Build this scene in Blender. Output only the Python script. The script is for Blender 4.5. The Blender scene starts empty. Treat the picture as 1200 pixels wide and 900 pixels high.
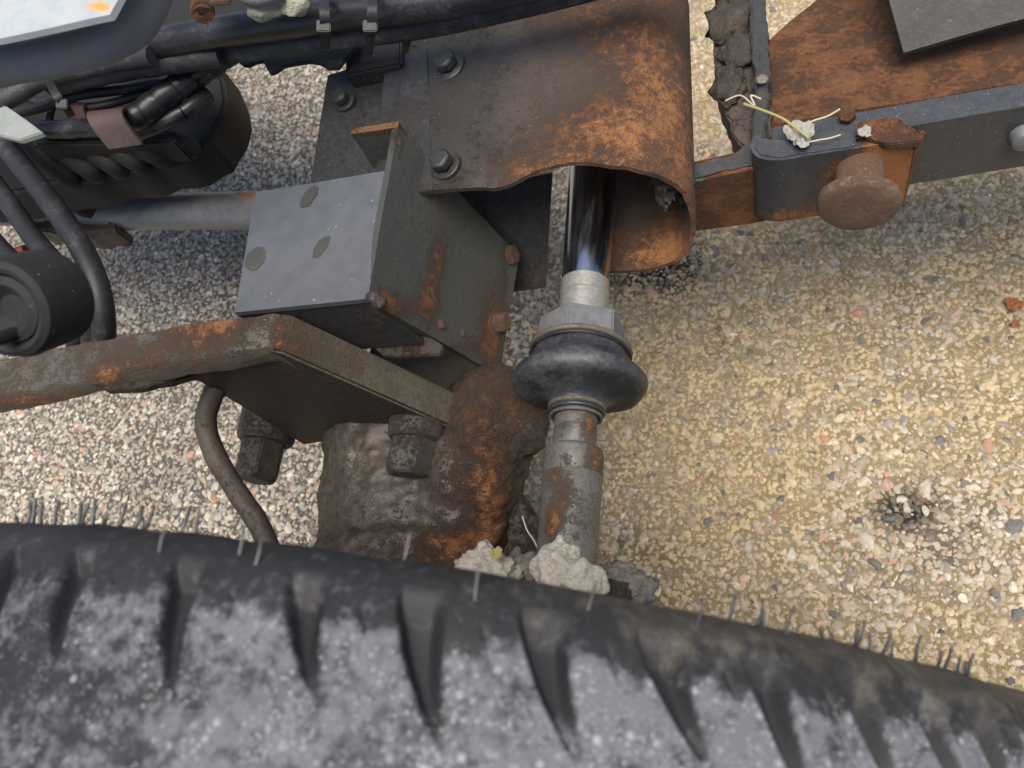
import bpy, bmesh, math, random
import numpy as np
from mathutils import Vector, Matrix, noise as mn

random.seed(7)
rng = np.random.default_rng(7)
SC = bpy.context.scene
COL = SC.collection
R = math.radians

# ------------------------------------------------------------------ camera
FOC = 950.0                                   # focal length in pixels of the 1200 px wide photograph
CR = Vector((0.9444, 0.1610, -0.2868)).normalized()     # camera right
CF = Vector((-0.3274, 0.3779, -0.8660)).normalized()    # camera forward (steeply down)
CU = CR.cross(CF).normalized()
CPOS = Vector((0.0, 0.0, 1.0))
cam_d = bpy.data.cameras.new('camera')
cam_d.sensor_width = 36.0
cam_d.lens = 36.0 * FOC / 1200.0
cam_d.clip_start = 0.01
cam_d.clip_end = 400.0
cam_d.dof.use_dof = True
cam_d.dof.focus_distance = 0.66
cam_d.dof.aperture_fstop = 10.0
cam = bpy.data.objects.new('camera', cam_d)
COL.objects.link(cam)
cam.matrix_world = Matrix((
    (CR.x, CU.x, -CF.x, CPOS.x),
    (CR.y, CU.y, -CF.y, CPOS.y),
    (CR.z, CU.z, -CF.z, CPOS.z),
    (0, 0, 0, 1)))
SC.camera = cam

# ------------------------------------------------------------------ light
SUN_TO = Vector((0.10, -0.20, 1.0)).normalized()        # direction towards the sun
SUN_EL = math.asin(SUN_TO.z)
SUN_AZ = math.atan2(SUN_TO.x, SUN_TO.y)
world = bpy.data.worlds.new('World')
SC.world = world
world.use_nodes = True
wn = world.node_tree
sky = wn.nodes.new('ShaderNodeTexSky')
sky.sky_type = 'NISHITA'
sky.sun_disc = False
sky.sun_elevation = SUN_EL
sky.sun_rotation = SUN_AZ
sky.air_density = 1.0
sky.dust_density = 3.0
sky.ozone_density = 1.0
wn.links.new(sky.outputs[0], wn.nodes['Background'].inputs[0])
wn.nodes['Background'].inputs[1].default_value = 0.05
sun_d = bpy.data.lights.new('sun', 'SUN')
sun_d.energy = 1.5
sun_d.angle = R(42)
sun_d.color = (1.0, 0.93, 0.82)
sun = bpy.data.objects.new('sun', sun_d)
COL.objects.link(sun)
sun.rotation_euler = (-SUN_TO).to_track_quat('-Z', 'Y').to_euler()
SC.view_settings.view_transform = 'Standard'
SC.view_settings.look = 'None'
SC.view_settings.gamma = 1.0
SC.view_settings.use_curve_mapping = False
SC.view_settings.exposure = 1.8

# ------------------------------------------------------------------ survey helpers (photo pixel -> point at a known height)
def P(px, py, z):
    d = CF + CR * ((px - 600) / FOC) + CU * ((450 - py) / FOC)
    return CPOS + d * ((z - CPOS.z) / d.z)

def proj(p):
    d = Vector(p) - CPOS
    z = d.dot(CF)
    return 600 + FOC * d.dot(CR) / z, 450 - FOC * d.dot(CU) / z, z

def proj_np(a):
    d = a - np.array(CPOS)
    z = d @ np.array(CF)
    return 600 + FOC * (d @ np.array(CR)) / z, 450 - FOC * (d @ np.array(CU)) / z, z

# ------------------------------------------------------------------ material helpers
class G:
    def __init__(self, name):
        self.m = bpy.data.materials.new(name)
        self.m.use_nodes = True
        self.t = self.m.node_tree
        self.t.nodes.clear()
        self.out = self.t.nodes.new('ShaderNodeOutputMaterial')
        self.b = self.t.nodes.new('ShaderNodeBsdfPrincipled')
        self.t.links.new(self.b.outputs[0], self.out.inputs[0])
        self.co = self.t.nodes.new('ShaderNodeTexCoord').outputs['Object']
    def put(self, sock, v):
        if hasattr(v, 'is_output'):
            self.t.links.new(v, sock)
        elif isinstance(v, (tuple, list)):
            sock.default_value = tuple(v) + ((1.0,) if len(v) == 3 and len(sock.default_value) == 4 else ())
        else:
            sock.default_value = v
    def noise(self, scale, detail=4.0, rough=0.55, vec=None, dist=0.0):
        n = self.t.nodes.new('ShaderNodeTexNoise')
        self.put(n.inputs['Vector'], vec or self.co)
        self.put(n.inputs['Scale'], scale); self.put(n.inputs['Detail'], detail)
        self.put(n.inputs['Roughness'], rough); self.put(n.inputs['Distortion'], dist)
        return n.outputs['Fac']
    def vor(self, scale, out='Distance', feature='F1', vec=None):
        n = self.t.nodes.new('ShaderNodeTexVoronoi')
        n.feature = feature
        self.put(n.inputs['Vector'], vec or self.co)
        self.put(n.inputs['Scale'], scale)
        return n.outputs[out]
    def scale_vec(self, s):
        n = self.t.nodes.new('ShaderNodeMapping')
        self.put(n.inputs['Vector'], self.co)
        n.inputs['Scale'].default_value = s
        return n.outputs[0]
    def attr(self, name, out='Fac'):
        n = self.t.nodes.new('ShaderNodeAttribute')
        n.attribute_name = name
        return n.outputs[out]
    def math(self, op, a, b=0.0, clamp=False):
        n = self.t.nodes.new('ShaderNodeMath')
        n.operation = op; n.use_clamp = clamp
        self.put(n.inputs[0], a); self.put(n.inputs[1], b)
        return n.outputs[0]
    def add(self, *a):
        o = a[0]
        for x in a[1:]:
            o = self.math('ADD', o, x)
        return o
    def mul(self, a, b): return self.math('MULTIPLY', a, b)
    def rng(self, v, a, b, c=0.0, d=1.0):
        n = self.t.nodes.new('ShaderNodeMapRange')
        n.interpolation_type = 'SMOOTHSTEP'
        self.put(n.inputs[0], v)
        for i, x in enumerate((a, b, c, d)):
            self.put(n.inputs[i + 1], x)
        return n.outputs[0]
    def ramp(self, fac, stops):
        n = self.t.nodes.new('ShaderNodeValToRGB')
        e = n.color_ramp.elements
        while len(e) < len(stops):
            e.new(0.5)
        for i, (p, c) in enumerate(stops):
            e[i].position = p
            e[i].color = tuple(c) + (1.0,)
        self.put(n.inputs[0], fac)
        return n.outputs[0]
    def mix(self, fac, a, b, mode='MIX'):
        n = self.t.nodes.new('ShaderNodeMix')
        n.data_type = 'RGBA'; n.blend_type = mode
        self.put(n.inputs['Factor'], fac)
        self.put(n.inputs[6], a); self.put(n.inputs[7], b)
        return n.outputs[2]
    def bump(self, h, strength=0.5, dist=0.001):
        n = self.t.nodes.new('ShaderNodeBump')
        self.put(n.inputs['Height'], h)
        n.inputs['Strength'].default_value = strength
        n.inputs['Distance'].default_value = dist
        self.t.links.new(n.outputs[0], self.b.inputs['Normal'])
    def fin(self, color, rough, metal=0.0, spec=0.5):
        self.put(self.b.inputs['Base Color'], color)
        self.put(self.b.inputs['Roughness'], rough)
        self.put(self.b.inputs['Metallic'], metal)
        self.put(self.b.inputs['Specular IOR Level'], spec)
        return self.m

RUST = [(0.20, (0.024, 0.012, 0.008)), (0.42, (0.062, 0.028, 0.016)), (0.62, (0.115, 0.047, 0.020)), (0.85, (0.26, 0.10, 0.030))]
RUST_DARK = [(0.22, (0.014, 0.008, 0.006)), (0.45, (0.040, 0.019, 0.012)), (0.62, (0.080, 0.036, 0.019)), (0.78, (0.15, 0.065, 0.026))]
RUST_BRIGHT = [(0.20, (0.045, 0.019, 0.010)), (0.40, (0.105, 0.042, 0.017)), (0.6, (0.145, 0.060, 0.023)), (0.84, (0.26, 0.115, 0.040))]

def metal(name, paint, paint2, bias=0.0, rough=0.5, scale=28.0, rust=RUST, bump=0.6, metallic=0.0, speck=0.5, dust=(0.30, 0.28, 0.25), dustbias=0.0, big=0.55, film=0.10, scratch=0.0):
    g = G(name)
    n1 = g.noise(scale, 5); n2 = g.noise(scale * 5.3, 6, 0.65); n3 = g.noise(scale * 24, 4, 0.7)
    m = g.add(g.attr('rust'), bias, g.mul(g.math('SUBTRACT', n1, 0.5), big * 1.7), g.mul(g.math('SUBTRACT', n2, 0.5), 1.5), g.mul(g.math('SUBTRACT', n3, 0.5), 1.3))
    rf = g.rng(m, 0.05, 0.80)
    rv = g.add(g.mul(n2, 0.65), g.mul(n3, 0.75), g.mul(n1, 0.6), -0.50, g.mul(g.attr('rust'), 0.28), -0.04)
    rc = g.ramp(rv, rust)
    pc = g.mix(g.rng(n2, 0.3, 0.7), paint, paint2)
    pc = g.mix(g.mul(g.rng(n3, 0.45, 0.75), film), pc, dust)
    if scratch:
        s1 = g.rng(g.noise(1.0, 2, 0.5, g.scale_vec((420, 26, 60))), 0.66, 0.72); s2 = g.rng(g.noise(1.0, 2, 0.5, g.scale_vec((22, 380, 60))), 0.68, 0.74)
        pc = g.mix(g.mul(g.math('MAXIMUM', s1, s2), scratch), pc, (0.36, 0.37, 0.38))
        pc = g.mix(g.mul(g.rng(g.noise(14, 6, 0.7), 0.5, 0.72), 0.45), pc, (0.075, 0.073, 0.070))
    c = g.mix(rf, pc, rc)
    c = g.mix(g.mul(g.rng(g.add(g.attr('grime'), g.mul(g.math('SUBTRACT', n2, 0.5), 1.0), g.mul(g.math('SUBTRACT', n1, 0.5), 0.8)), 0.2, 0.8), 0.85), c, (0.017, 0.0165, 0.016))
    dn = g.noise(scale * 2.2, 6, 0.7)
    df = g.rng(g.add(g.attr('dust'), dustbias, g.mul(g.math('SUBTRACT', dn, 0.5), 1.4), g.mul(g.math('SUBTRACT', n3, 0.5), 0.8)), 0.42, 0.75)
    c = g.mix(df, c, dust)
    sp = g.vor(scale * 13, 'Distance')
    sv = g.noise(scale * 9, 2)
    sf = g.mul(g.mul(g.rng(sp, 0.16, 0.08), g.rng(sv, 0.56, 0.62)), speck)
    c = g.mix(sf, c, (0.55, 0.53, 0.5))
    ro = g.add(g.mul(rf, 0.30), g.mul(df, 0.3), rough, g.mul(n2, 0.22), -0.1)
    h = g.add(g.mul(rf, g.add(g.mul(n2, 1.0), g.mul(n3, 0.7))), g.mul(rf, 0.35), g.mul(n3, 0.22), g.mul(n2, 0.12), g.mul(sf, 0.8), g.mul(df, 0.5))
    g.bump(h, min(1.0, bump * 1.3), 0.0016)
    return g.fin(c, g.math('MINIMUM', ro, 1.0), g.mul(g.math('SUBTRACT', 1.0, rf), metallic), 0.45)

def rubber(name, col, rough=0.5, dust=0.25, scale=40.0, bump=0.3, dustcol=(0.20, 0.20, 0.20)):
    g = G(name)
    n1 = g.noise(scale, 5); n2 = g.noise(scale * 8, 5, 0.7)
    f = g.mul(g.rng(g.add(g.mul(n1, 0.6), g.mul(n2, 0.4), g.attr('dust')), 0.47, 0.75), dust)
    sp = g.mul(g.rng(g.vor(scale * 12), 0.14, 0.07), g.rng(g.noise(scale * 7, 2), 0.57, 0.63))
    c = g.mix(f, col, dustcol)
    c = g.mix(g.mul(sp, min(1.0, dust * 2)), c, (0.42, 0.41, 0.38))
    g.bump(g.add(n2, g.mul(n1, 0.5)), bump, 0.0006)
    return g.fin(c, g.add(rough, g.mul(f, 0.3)), 0.0, 0.45)

# ------------------------------------------------------------------ object helpers
def empty(name, loc, label, cat, group=None):
    o = bpy.data.objects.new(name, None)
    o.empty_display_size = 0.02
    COL.objects.link(o)
    o.location = loc
    o['label'] = label; o['category'] = cat
    if group: o['group'] = group
    return o

def wloc(o):
    v = Vector((0, 0, 0))
    while o is not None:
        v += o.location
        o = o.parent
    return v

def link(name, me, mat, parent=None, loc=None, label=None, cat=None, group=None, kind=None):
    o = bpy.data.objects.new(name, me)
    COL.objects.link(o)
    if mat is not None and not me.materials:
        me.materials.append(mat)
    if loc is not None: o.location = loc
    if parent is not None: o.parent = parent
    if label: o['label'] = label
    if cat: o['category'] = cat
    if group: o['group'] = group
    if kind: o['kind'] = kind
    return o

def finish(bm, name, smooth=40.0):
    bmesh.ops.recalc_face_normals(bm, faces=bm.faces)
    if smooth is not None:
        lim = R(smooth)
        for f in bm.faces: f.smooth = True
        for e in bm.edges:
            if len(e.link_faces) == 2 and e.calc_face_angle(0) > lim:
                e.smooth = False
    me = bpy.data.meshes.new(name)
    bm.to_mesh(me)
    bm.free()
    return me

def part(name, bm, mat, parent=None, smooth=40.0, rust=None, dust=None, grime=None, **kw):
    """bm in world coordinates; the object's origin is put at its own base point"""
    me = bm if isinstance(bm, bpy.types.Mesh) else finish(bm, name, smooth)
    n = len(me.vertices)
    co = np.empty(n * 3); me.vertices.foreach_get('co', co); co = co.reshape(-1, 3)
    for an, fn in (('rust', rust), ('dust', dust), ('grime', grime)):
        if fn is not None:
            a = me.attributes.new(an, 'FLOAT', 'POINT')
            a.data.foreach_set('value', np.asarray(fn(co), dtype=np.float32) * np.ones(n, dtype=np.float32))
    org = Vector((co[:, 0].mean(), co[:, 1].mean(), co[:, 2].min())) if parent is None else wloc(parent)
    me.vertices.foreach_set('co', (co - np.array(org)).ravel())
    me.update()
    return link(name, me, mat, parent, org if parent is None else None, **kw)

def blobs(lst, base=0.0):
    def fn(co):
        x, y, _ = proj_np(co)
        v = np.full(len(co), base)
        for (bx, by, rx, ry, s) in lst:
            v = v + s * np.exp(-(((x - bx) / rx) ** 2 + ((y - by) / ry) ** 2))
        return v
    return fn

def vnoise(co, scale, seed=0.0, octaves=3):
    return np.array([mn.fractal(Vector(c) * scale + Vector((seed, seed * 1.7, seed * 0.3)), 1.0, 2.0, octaves) for c in co])

def spline(pts, n=8):
    pts = [Vector(p) for p in pts]
    out = []
    for i in range(len(pts) - 1):
        p0 = pts[i - 1] if i else pts[0] * 2 - pts[1]
        p1, p2 = pts[i], pts[i + 1]
        p3 = pts[i + 2] if i + 2 < len(pts) else pts[-1] * 2 - pts[-2]
        for k in range(n):
            t = k / n
            out.append(0.5 * ((2 * p1) + (p2 - p0) * t + (2 * p0 - 5 * p1 + 4 * p2 - p3) * t * t + (3 * p1 - p0 - 3 * p2 + p3) * t ** 3))
    out.append(pts[-1])
    return out

def tube(pts, r, seg=20, bm=None, n=8, wob=0.0, smooth_path=True):
    bm = bm or bmesh.new()
    pp = spline(pts, n) if smooth_path else [Vector(p) for p in pts]
    m = len(pp)
    rr = r if callable(r) else (lambda t: r)
    t0 = (pp[1] - pp[0]).normalized()
    a = t0.orthogonal().normalized()
    rings = []
    for i, p in enumerate(pp):
        t = (pp[min(i + 1, m - 1)] - pp[max(i - 1, 0)]).normalized()
        a = (a - t * a.dot(t)).normalized()
        b = t.cross(a)
        rad = rr(i / (m - 1))
        ring = []
        for k in range(seg):
            an = 2 * math.pi * k / seg
            w = 1.0 + (wob * mn.noise(p * 60 + Vector((math.cos(an), math.sin(an), 0))) if wob else 0.0)
            ring.append(bm.verts.new(p + (a * math.cos(an) + b * math.sin(an)) * rad * w))
        rings.append(ring)
    for i in range(m - 1):
        for k in range(seg):
            bm.faces.new((rings[i][k], rings[i][(k + 1) % seg], rings[i + 1][(k + 1) % seg], rings[i + 1][k]))
    bm.faces.new(rings[0][::-1]); bm.faces.new(rings[-1])
    return bm

def frame(axis):
    axis = Vector(axis).normalized()
    a = axis.orthogonal().normalized()
    return axis, a, axis.cross(a)

def lathe(p0, axis, prof, seg=56, bm=None, wob=0.0, jit=0.0):
    bm = bm or bmesh.new()
    p0 = Vector(p0)
    ax, a, b = frame(axis)
    rings = []
    for (h, r) in prof:
        ring = []
        for k in range(seg):
            an = 2 * math.pi * k / seg
            p = p0 + ax * h + (a * math.cos(an) + b * math.sin(an)) * r
            if wob: p += (a * math.cos(an) + b * math.sin(an)) * wob * mn.noise(p * 45) + ax * wob * 0.6 * mn.noise(p * 38 + Vector((9, 2, 1)))
            ring.append(bm.verts.new(p))
        rings.append(ring)
    for i in range(len(rings) - 1):
        for k in range(seg):
            bm.faces.new((rings[i][k], rings[i][(k + 1) % seg], rings[i + 1][(k + 1) % seg], rings[i + 1][k]))
    bm.faces.new(rings[0][::-1]); bm.faces.new(rings[-1])
    return bm

def hexa(p0, axis, r, h, rot=0.0, bm=None, ch=0.12, wear=0.0):
    """hexagon head with a chamfered crown"""
    bm = bm or bmesh.new()
    p0 = Vector(p0)
    ax, a, b = frame(axis)
    rows = [(0, 1.0), (h * (1 - ch * 1.2), 1.0), (h, 1.0 - ch * 1.4)]
    rings = []
    for hh, s in rows:
        ring = []
        for k in range(6):
            an = rot + math.pi / 3 * k
            w = 1.0 + wear * random.uniform(-1, 1)
            ring.append(bm.verts.new(p0 + ax * hh + (a * math.cos(an) + b * math.sin(an)) * r * s * w))
        rings.append(ring)
    for i in range(2):
        for k in range(6):
            bm.faces.new((rings[i][k], rings[i][(k + 1) % 6], rings[i + 1][(k + 1) % 6], rings[i + 1][k]))
    bm.faces.new(rings[0][::-1]); bm.faces.new(rings[-1])
    bmesh.ops.bevel(bm, geom=list(bm.edges), offset=r * 0.06, segments=2, affect='EDGES', clamp_overlap=True)
    return bm

def jag(poly, step=0.006, amp=0.0012):
    out = []
    n = len(poly)
    for i in range(n):
        a, b = Vector(poly[i]), Vector(poly[(i + 1) % n])
        k = max(1, int((b - a).length / step))
        for j in range(k):
            p = a.lerp(b, j / k)
            if j: p = p + Vector((random.uniform(-amp, amp), random.uniform(-amp, amp), random.uniform(-amp, amp)))
            out.append(p)
    return out

def prism(poly, vec, bev=0.0015, seg=2):
    bm = bmesh.new()
    vec = Vector(vec)
    a = [bm.verts.new(Vector(p)) for p in poly]
    b = [bm.verts.new(Vector(p) + vec) for p in poly]
    n = len(poly)
    bm.faces.new(a[::-1]); bm.faces.new(b)
    for i in range(n):
        bm.faces.new((a[i], a[(i + 1) % n], b[(i + 1) % n], b[i]))
    bmesh.ops.recalc_face_normals(bm, faces=bm.faces)
    if bev:
        es = [e for e in bm.edges if len(e.link_faces) == 2 and e.calc_face_angle(0) > 0.5]
        bmesh.ops.bevel(bm, geom=es, offset=bev, segments=seg, affect='EDGES', clamp_overlap=True)
    return bm

def sheet(fn, nu, nv, thick, u_ok=None):
    """dense curved sheet of real thickness; fn(u,v)->point, thickness goes along -normal"""
    bm = bmesh.new()
    g = [[Vector(fn(i / nu, j / nv)) for j in range(nv + 1)] for i in range(nu + 1)]
    top, bot = [], []
    for i in range(nu + 1):
        rt, rb = [], []
        for j in range(nv + 1):
            du = g[min(i + 1, nu)][j] - g[max(i - 1, 0)][j]
            dv = g[i][min(j + 1, nv)] - g[i][max(j - 1, 0)]
            nn = du.cross(dv).normalized()
            rt.append(bm.verts.new(g[i][j])); rb.append(bm.verts.new(g[i][j] - nn * thick))
        top.append(rt); bot.append(rb)
    for i in range(nu):
        for j in range(nv):
            bm.faces.new((top[i][j], top[i + 1][j], top[i + 1][j + 1], top[i][j + 1]))
            bm.faces.new((bot[i][j], bot[i][j + 1], bot[i + 1][j + 1], bot[i + 1][j]))
    for i in range(nu):
        for j in (0, nv):
            q = (top[i][j], bot[i][j], bot[i + 1][j], top[i + 1][j])
            bm.faces.new(q if j == 0 else q[::-1])
    for j in range(nv):
        for i in (0, nu):
            q = (top[i][j], top[i][j + 1], bot[i][j + 1], bot[i][j])
            bm.faces.new(q if i == 0 else q[::-1])
    es = [e for e in bm.edges if len(e.link_faces) == 2 and e.calc_face_angle(0) > 1.0]
    bmesh.ops.bevel(bm, geom=es, offset=thick * 0.18, segments=1, affect='EDGES', clamp_overlap=True)
    return bm

def quad_sheet(a, b, c, d, thick, nu=40, nv=40, amp=0.0006, sc=25, edge=0.0):
    """flat plate a-b-c-d (a->b along u, a->d along v), slightly buckled, with worn edges"""
    a, b, c, d = map(Vector, (a, b, c, d))
    nn = (b - a).cross(d - a).normalized()
    def fn(u, v):
        if edge:
            q = a.lerp(b, u).lerp(d.lerp(c, u), v)
            e1 = edge * mn.noise(q * 140); e2 = edge * mn.noise(q * 140 + Vector((5, 5, 5)))
            if u in (0, 1): u += e1
            if v in (0, 1): v += e2
        p = a.lerp(b, u).lerp(d.lerp(c, u), v)
        return p + nn * amp * mn.noise(p * sc)
    return sheet(fn, nu, nv, thick)

def lump(center, size, sub=4, amp=0.35, sc=1.4, seed=0.0, squash=None):
    """irregular clod"""
    bm = bmesh.new()
    bmesh.ops.create_icosphere(bm, subdivisions=sub, radius=1.0)
    for v in bm.verts:
        n = v.co.normalized()
        d = 1.0 + amp * mn.fractal(n * sc + Vector((seed, seed, seed)), 0.9, 2.1, 4) + amp * 0.12 * mn.noise(n * 9 + Vector((seed, 0, 0)))
        v.co = Vector((n.x * size[0], n.y * size[1], n.z * size[2])) * d + Vector(center)
    return bm

def fused(bms, voxel=0.004, smooth_it=6, disp=None, name='casting'):
    """joins overlapping solids into one continuous skin (voxel remesh), then roughens it"""
    bm = bmesh.new()
    for b in bms:
        me = bpy.data.meshes.new('tmp'); b.to_mesh(me); b.free()
        bm.from_mesh(me); bpy.data.meshes.remove(me)
    bmesh.ops.recalc_face_normals(bm, faces=bm.faces)
    me = bpy.data.meshes.new('tmp'); bm.to_mesh(me); bm.free()
    o = bpy.data.objects.new('tmp', me); COL.objects.link(o)
    md = o.modifiers.new('r', 'REMESH'); md.mode = 'VOXEL'; md.voxel_size = voxel
    ms = o.modifiers.new('s', 'SMOOTH'); ms.iterations = smooth_it; ms.factor = 0.5
    dg = bpy.context.evaluated_depsgraph_get()
    me2 = bpy.data.meshes.new_from_object(o.evaluated_get(dg))
    bpy.data.objects.remove(o); bpy.data.meshes.remove(me)
    n = len(me2.vertices)
    if disp:
        co = np.empty(n * 3); me2.vertices.foreach_get('co', co); co = co.reshape(-1, 3)
        no = np.empty(n * 3); me2.vertices.foreach_get('normal', no); no = no.reshape(-1, 3)
        d = sum(a * vnoise(co, s, seed=i * 3.1, octaves=4) for i, (a, s) in enumerate(disp))
        me2.vertices.foreach_set('co', (co + no * d[:, None]).ravel())
    me2.polygons.foreach_set('use_smooth', np.ones(len(me2.polygons), dtype=bool))
    me2.name = name
    me2.update()
    return me2

# ------------------------------------------------------------------ materials
M = {}
M['guard'] = metal('rusted_guard_steel', (0.032, 0.026, 0.022), (0.062, 0.047, 0.034), bias=0.12, rough=0.5, scale=30, rust=RUST_BRIGHT, speck=0.8)
M['plate'] = metal('black_oily_steel', (0.016, 0.016, 0.017), (0.030, 0.030, 0.031), bias=-0.38, rough=0.42, scale=30, rust=RUST_DARK, speck=0.8)
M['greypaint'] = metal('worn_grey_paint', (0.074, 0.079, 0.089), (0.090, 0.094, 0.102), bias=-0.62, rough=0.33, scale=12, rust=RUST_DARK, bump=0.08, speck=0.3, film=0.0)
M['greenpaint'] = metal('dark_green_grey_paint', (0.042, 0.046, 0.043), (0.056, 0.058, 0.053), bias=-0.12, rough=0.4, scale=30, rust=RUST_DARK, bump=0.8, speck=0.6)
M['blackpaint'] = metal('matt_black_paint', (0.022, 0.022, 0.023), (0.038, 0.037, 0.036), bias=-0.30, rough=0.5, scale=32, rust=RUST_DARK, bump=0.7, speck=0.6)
M['cast'] = metal('rusted_casting', (0.020, 0.016, 0.013), (0.066, 0.051, 0.038), bias=0.12, rough=0.46, scale=24, rust=RUST, bump=1.0, speck=0.7, dust=(0.23, 0.205, 0.165))
M['shoulder'] = metal('dusty_grey_cast_iron', (0.050, 0.047, 0.044), (0.085, 0.080, 0.072), bias=-0.18, rough=0.5, scale=30, rust=RUST, bump=1.0, speck=0.6)
M['arm'] = metal('oily_forged_arm', (0.045, 0.044, 0.041), (0.115, 0.098, 0.062), bias=0.20, rough=0.45, scale=32, rust=RUST_BRIGHT, bump=0.8, speck=0.3)
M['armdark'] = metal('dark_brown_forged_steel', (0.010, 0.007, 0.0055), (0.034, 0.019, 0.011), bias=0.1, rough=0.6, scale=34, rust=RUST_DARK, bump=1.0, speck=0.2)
M['bolt'] = metal('dirty_bolt_steel', (0.030, 0.027, 0.024), (0.062, 0.053, 0.045), bias=0.12, rough=0.5, scale=60, rust=RUST_DARK, bump=0.8, speck=0.3)
M['rustbolt'] = metal('rusty_bolt', (0.13, 0.085, 0.06), (0.16, 0.10, 0.07), bias=0.35, rough=0.65, scale=60, rust=[(0.22, (0.06, 0.028, 0.018)), (0.45, (0.13, 0.065, 0.040)), (0.7, (0.22, 0.12, 0.075))], bump=0.9, speck=0.2)
M['rust'] = metal('orange_rust_plate', (0.09, 0.06, 0.04), (0.12, 0.07, 0.04), bias=0.70, rough=0.75, scale=34, rust=RUST_BRIGHT, bump=1.2, speck=0.4, big=1.0)
M['pinrust'] = metal('pale_rust_pin', (0.16, 0.10, 0.065), (0.20, 0.125, 0.08), bias=0.3, rough=0.6, scale=50, rust=[(0.2, (0.075, 0.036, 0.022)), (0.45, (0.16, 0.080, 0.048)), (0.7, (0.27, 0.145, 0.085))], bump=0.7, speck=0.2)
M['beam'] = metal('blue_black_steel', (0.030, 0.033, 0.038), (0.045, 0.048, 0.053), bias=-0.36, rough=0.38, scale=26, rust=RUST, bump=0.35, speck=0.7)
M['tierod'] = metal('worn_tie_rod_steel', (0.085, 0.082, 0.076), (0.165, 0.156, 0.138), bias=0.0, rough=0.5, scale=34, rust=RUST_BRIGHT, bump=0.8, metallic=0.35, speck=0.5)
M['socket'] = metal('dull_socket_steel', (0.085, 0.088, 0.094), (0.13, 0.132, 0.136), bias=-0.34, rough=0.5, scale=40, rust=RUST, bump=0.5, metallic=0.1, speck=0.6)
M['collar'] = metal('plated_collar_steel', (0.26, 0.25, 0.225), (0.36, 0.35, 0.31), bias=-0.6, rough=0.38, scale=60, rust=RUST, bump=0.4, metallic=0.55, speck=0.5)
M['ring'] = metal('spring_ring_steel', (0.10, 0.085, 0.07), (0.16, 0.14, 0.12), bias=0.05, rough=0.5, scale=80, rust=RUST, bump=0.5, metallic=0.4, speck=0.2)
M['tube'] = metal('grey_tube_paint', (0.105, 0.112, 0.122), (0.15, 0.155, 0.16), bias=-0.5, rough=0.35, scale=24, rust=RUST_BRIGHT, bump=0.3, speck=0.6)
M['brake'] = metal('rusty_pipe', (0.045, 0.036, 0.030), (0.075, 0.058, 0.045), bias=0.0, rough=0.6, scale=40, rust=RUST_DARK, bump=1.0, speck=0.4)
M['pale'] = metal('pale_blue_panel_paint', (0.30, 0.335, 0.35), (0.37, 0.39, 0.39), bias=-0.75, rough=0.3, scale=18, rust=[(0.2, (0.20, 0.06, 0.015)), (0.5, (0.46, 0.15, 0.02)), (0.8, (0.62, 0.26, 0.05))], bump=0.2, speck=0.5)
M['palegrey'] = metal('pale_grey_green_paint', (0.20, 0.215, 0.20), (0.25, 0.26, 0.24), bias=-0.7, rough=0.4, scale=18, bump=0.2)
M['cover'] = metal('grey_brown_cover', (0.032, 0.031, 0.030), (0.052, 0.049, 0.046), bias=-0.25, rough=0.75, scale=10, rust=RUST_DARK, bump=0.15, speck=0.1)
M['hose'] = rubber('black_hose_rubber', (0.011, 0.011, 0.012), 0.55, 0.22)
M['dustyhose'] = rubber('dusty_hose_rubber', (0.022, 0.022, 0.024), 0.55, 0.55, 60, 0.8)
M['greytrim'] = rubber('grey_rubber_trim', (0.125, 0.128, 0.134), 0.55, 0.5, 40, 0.6)
M['plastic'] = rubber('black_plastic', (0.012, 0.012, 0.014), 0.34, 0.2)
M['soot'] = rubber('oily_black_casting', (0.008, 0.008, 0.008), 0.75, 0.25, 22, 1.0, (0.05, 0.042, 0.034))
M['boot'] = rubber('boot_rubber', (0.022, 0.024, 0.028), 0.36, 0.75, 30, 0.9, (0.085, 0.088, 0.092))
M['strap'] = rubber('brown_strap', (0.085, 0.050, 0.040), 0.55, 0.3, 40, 0.3)
M['hair'] = rubber('rubber_hair', (0.030, 0.032, 0.036), 0.35, 0.3)

def chrome():
    g = G('chromed_rod')
    n = g.noise(1.0, 3, 0.5, g.scale_vec((260, 30, 260)))
    n2 = g.noise(90, 5, 0.7)
    sc = g.rng(n, 0.35, 0.75, 0.15, 0.28)
    c = g.mix(g.rng(n2, 0.55, 0.75), (0.44, 0.48, 0.56), (0.36, 0.38, 0.42))
    return g.fin(c, sc, 1.0)
M['chrome'] = chrome()

def mud(name, a, b, c):
    g = G(name)
    n1 = g.noise(60, 6, 0.7); n2 = g.noise(500, 5, 0.7); v = g.vor(260)
    col = g.ramp(g.add(g.mul(n1, 0.6), g.mul(n2, 0.5), -0.05), [(0.3, a), (0.52, b), (0.75, c)])
    g.bump(g.add(g.mul(n1, 1.5), n2, g.mul(v, 0.8)), 1.0, 0.002)
    return g.fin(col, 0.95, 0, 0.2)
M['mud'] = mud('dried_pale_mud', (0.30, 0.26, 0.20), (0.46, 0.42, 0.35), (0.60, 0.57, 0.50))
M['mudgrey'] = mud('grey_dirt', (0.10, 0.09, 0.075), (0.20, 0.18, 0.15), (0.34, 0.31, 0.27))
M['muddark'] = mud('dark_caked_mud', (0.028, 0.024, 0.020), (0.065, 0.056, 0.046), (0.15, 0.135, 0.115))
M['clay'] = mud('pale_putty', (0.25, 0.25, 0.20), (0.34, 0.34, 0.27), (0.42, 0.42, 0.34))
M['grass'] = rubber('dry_grass', (0.30, 0.27, 0.10), 0.7, 0.2)
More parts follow.
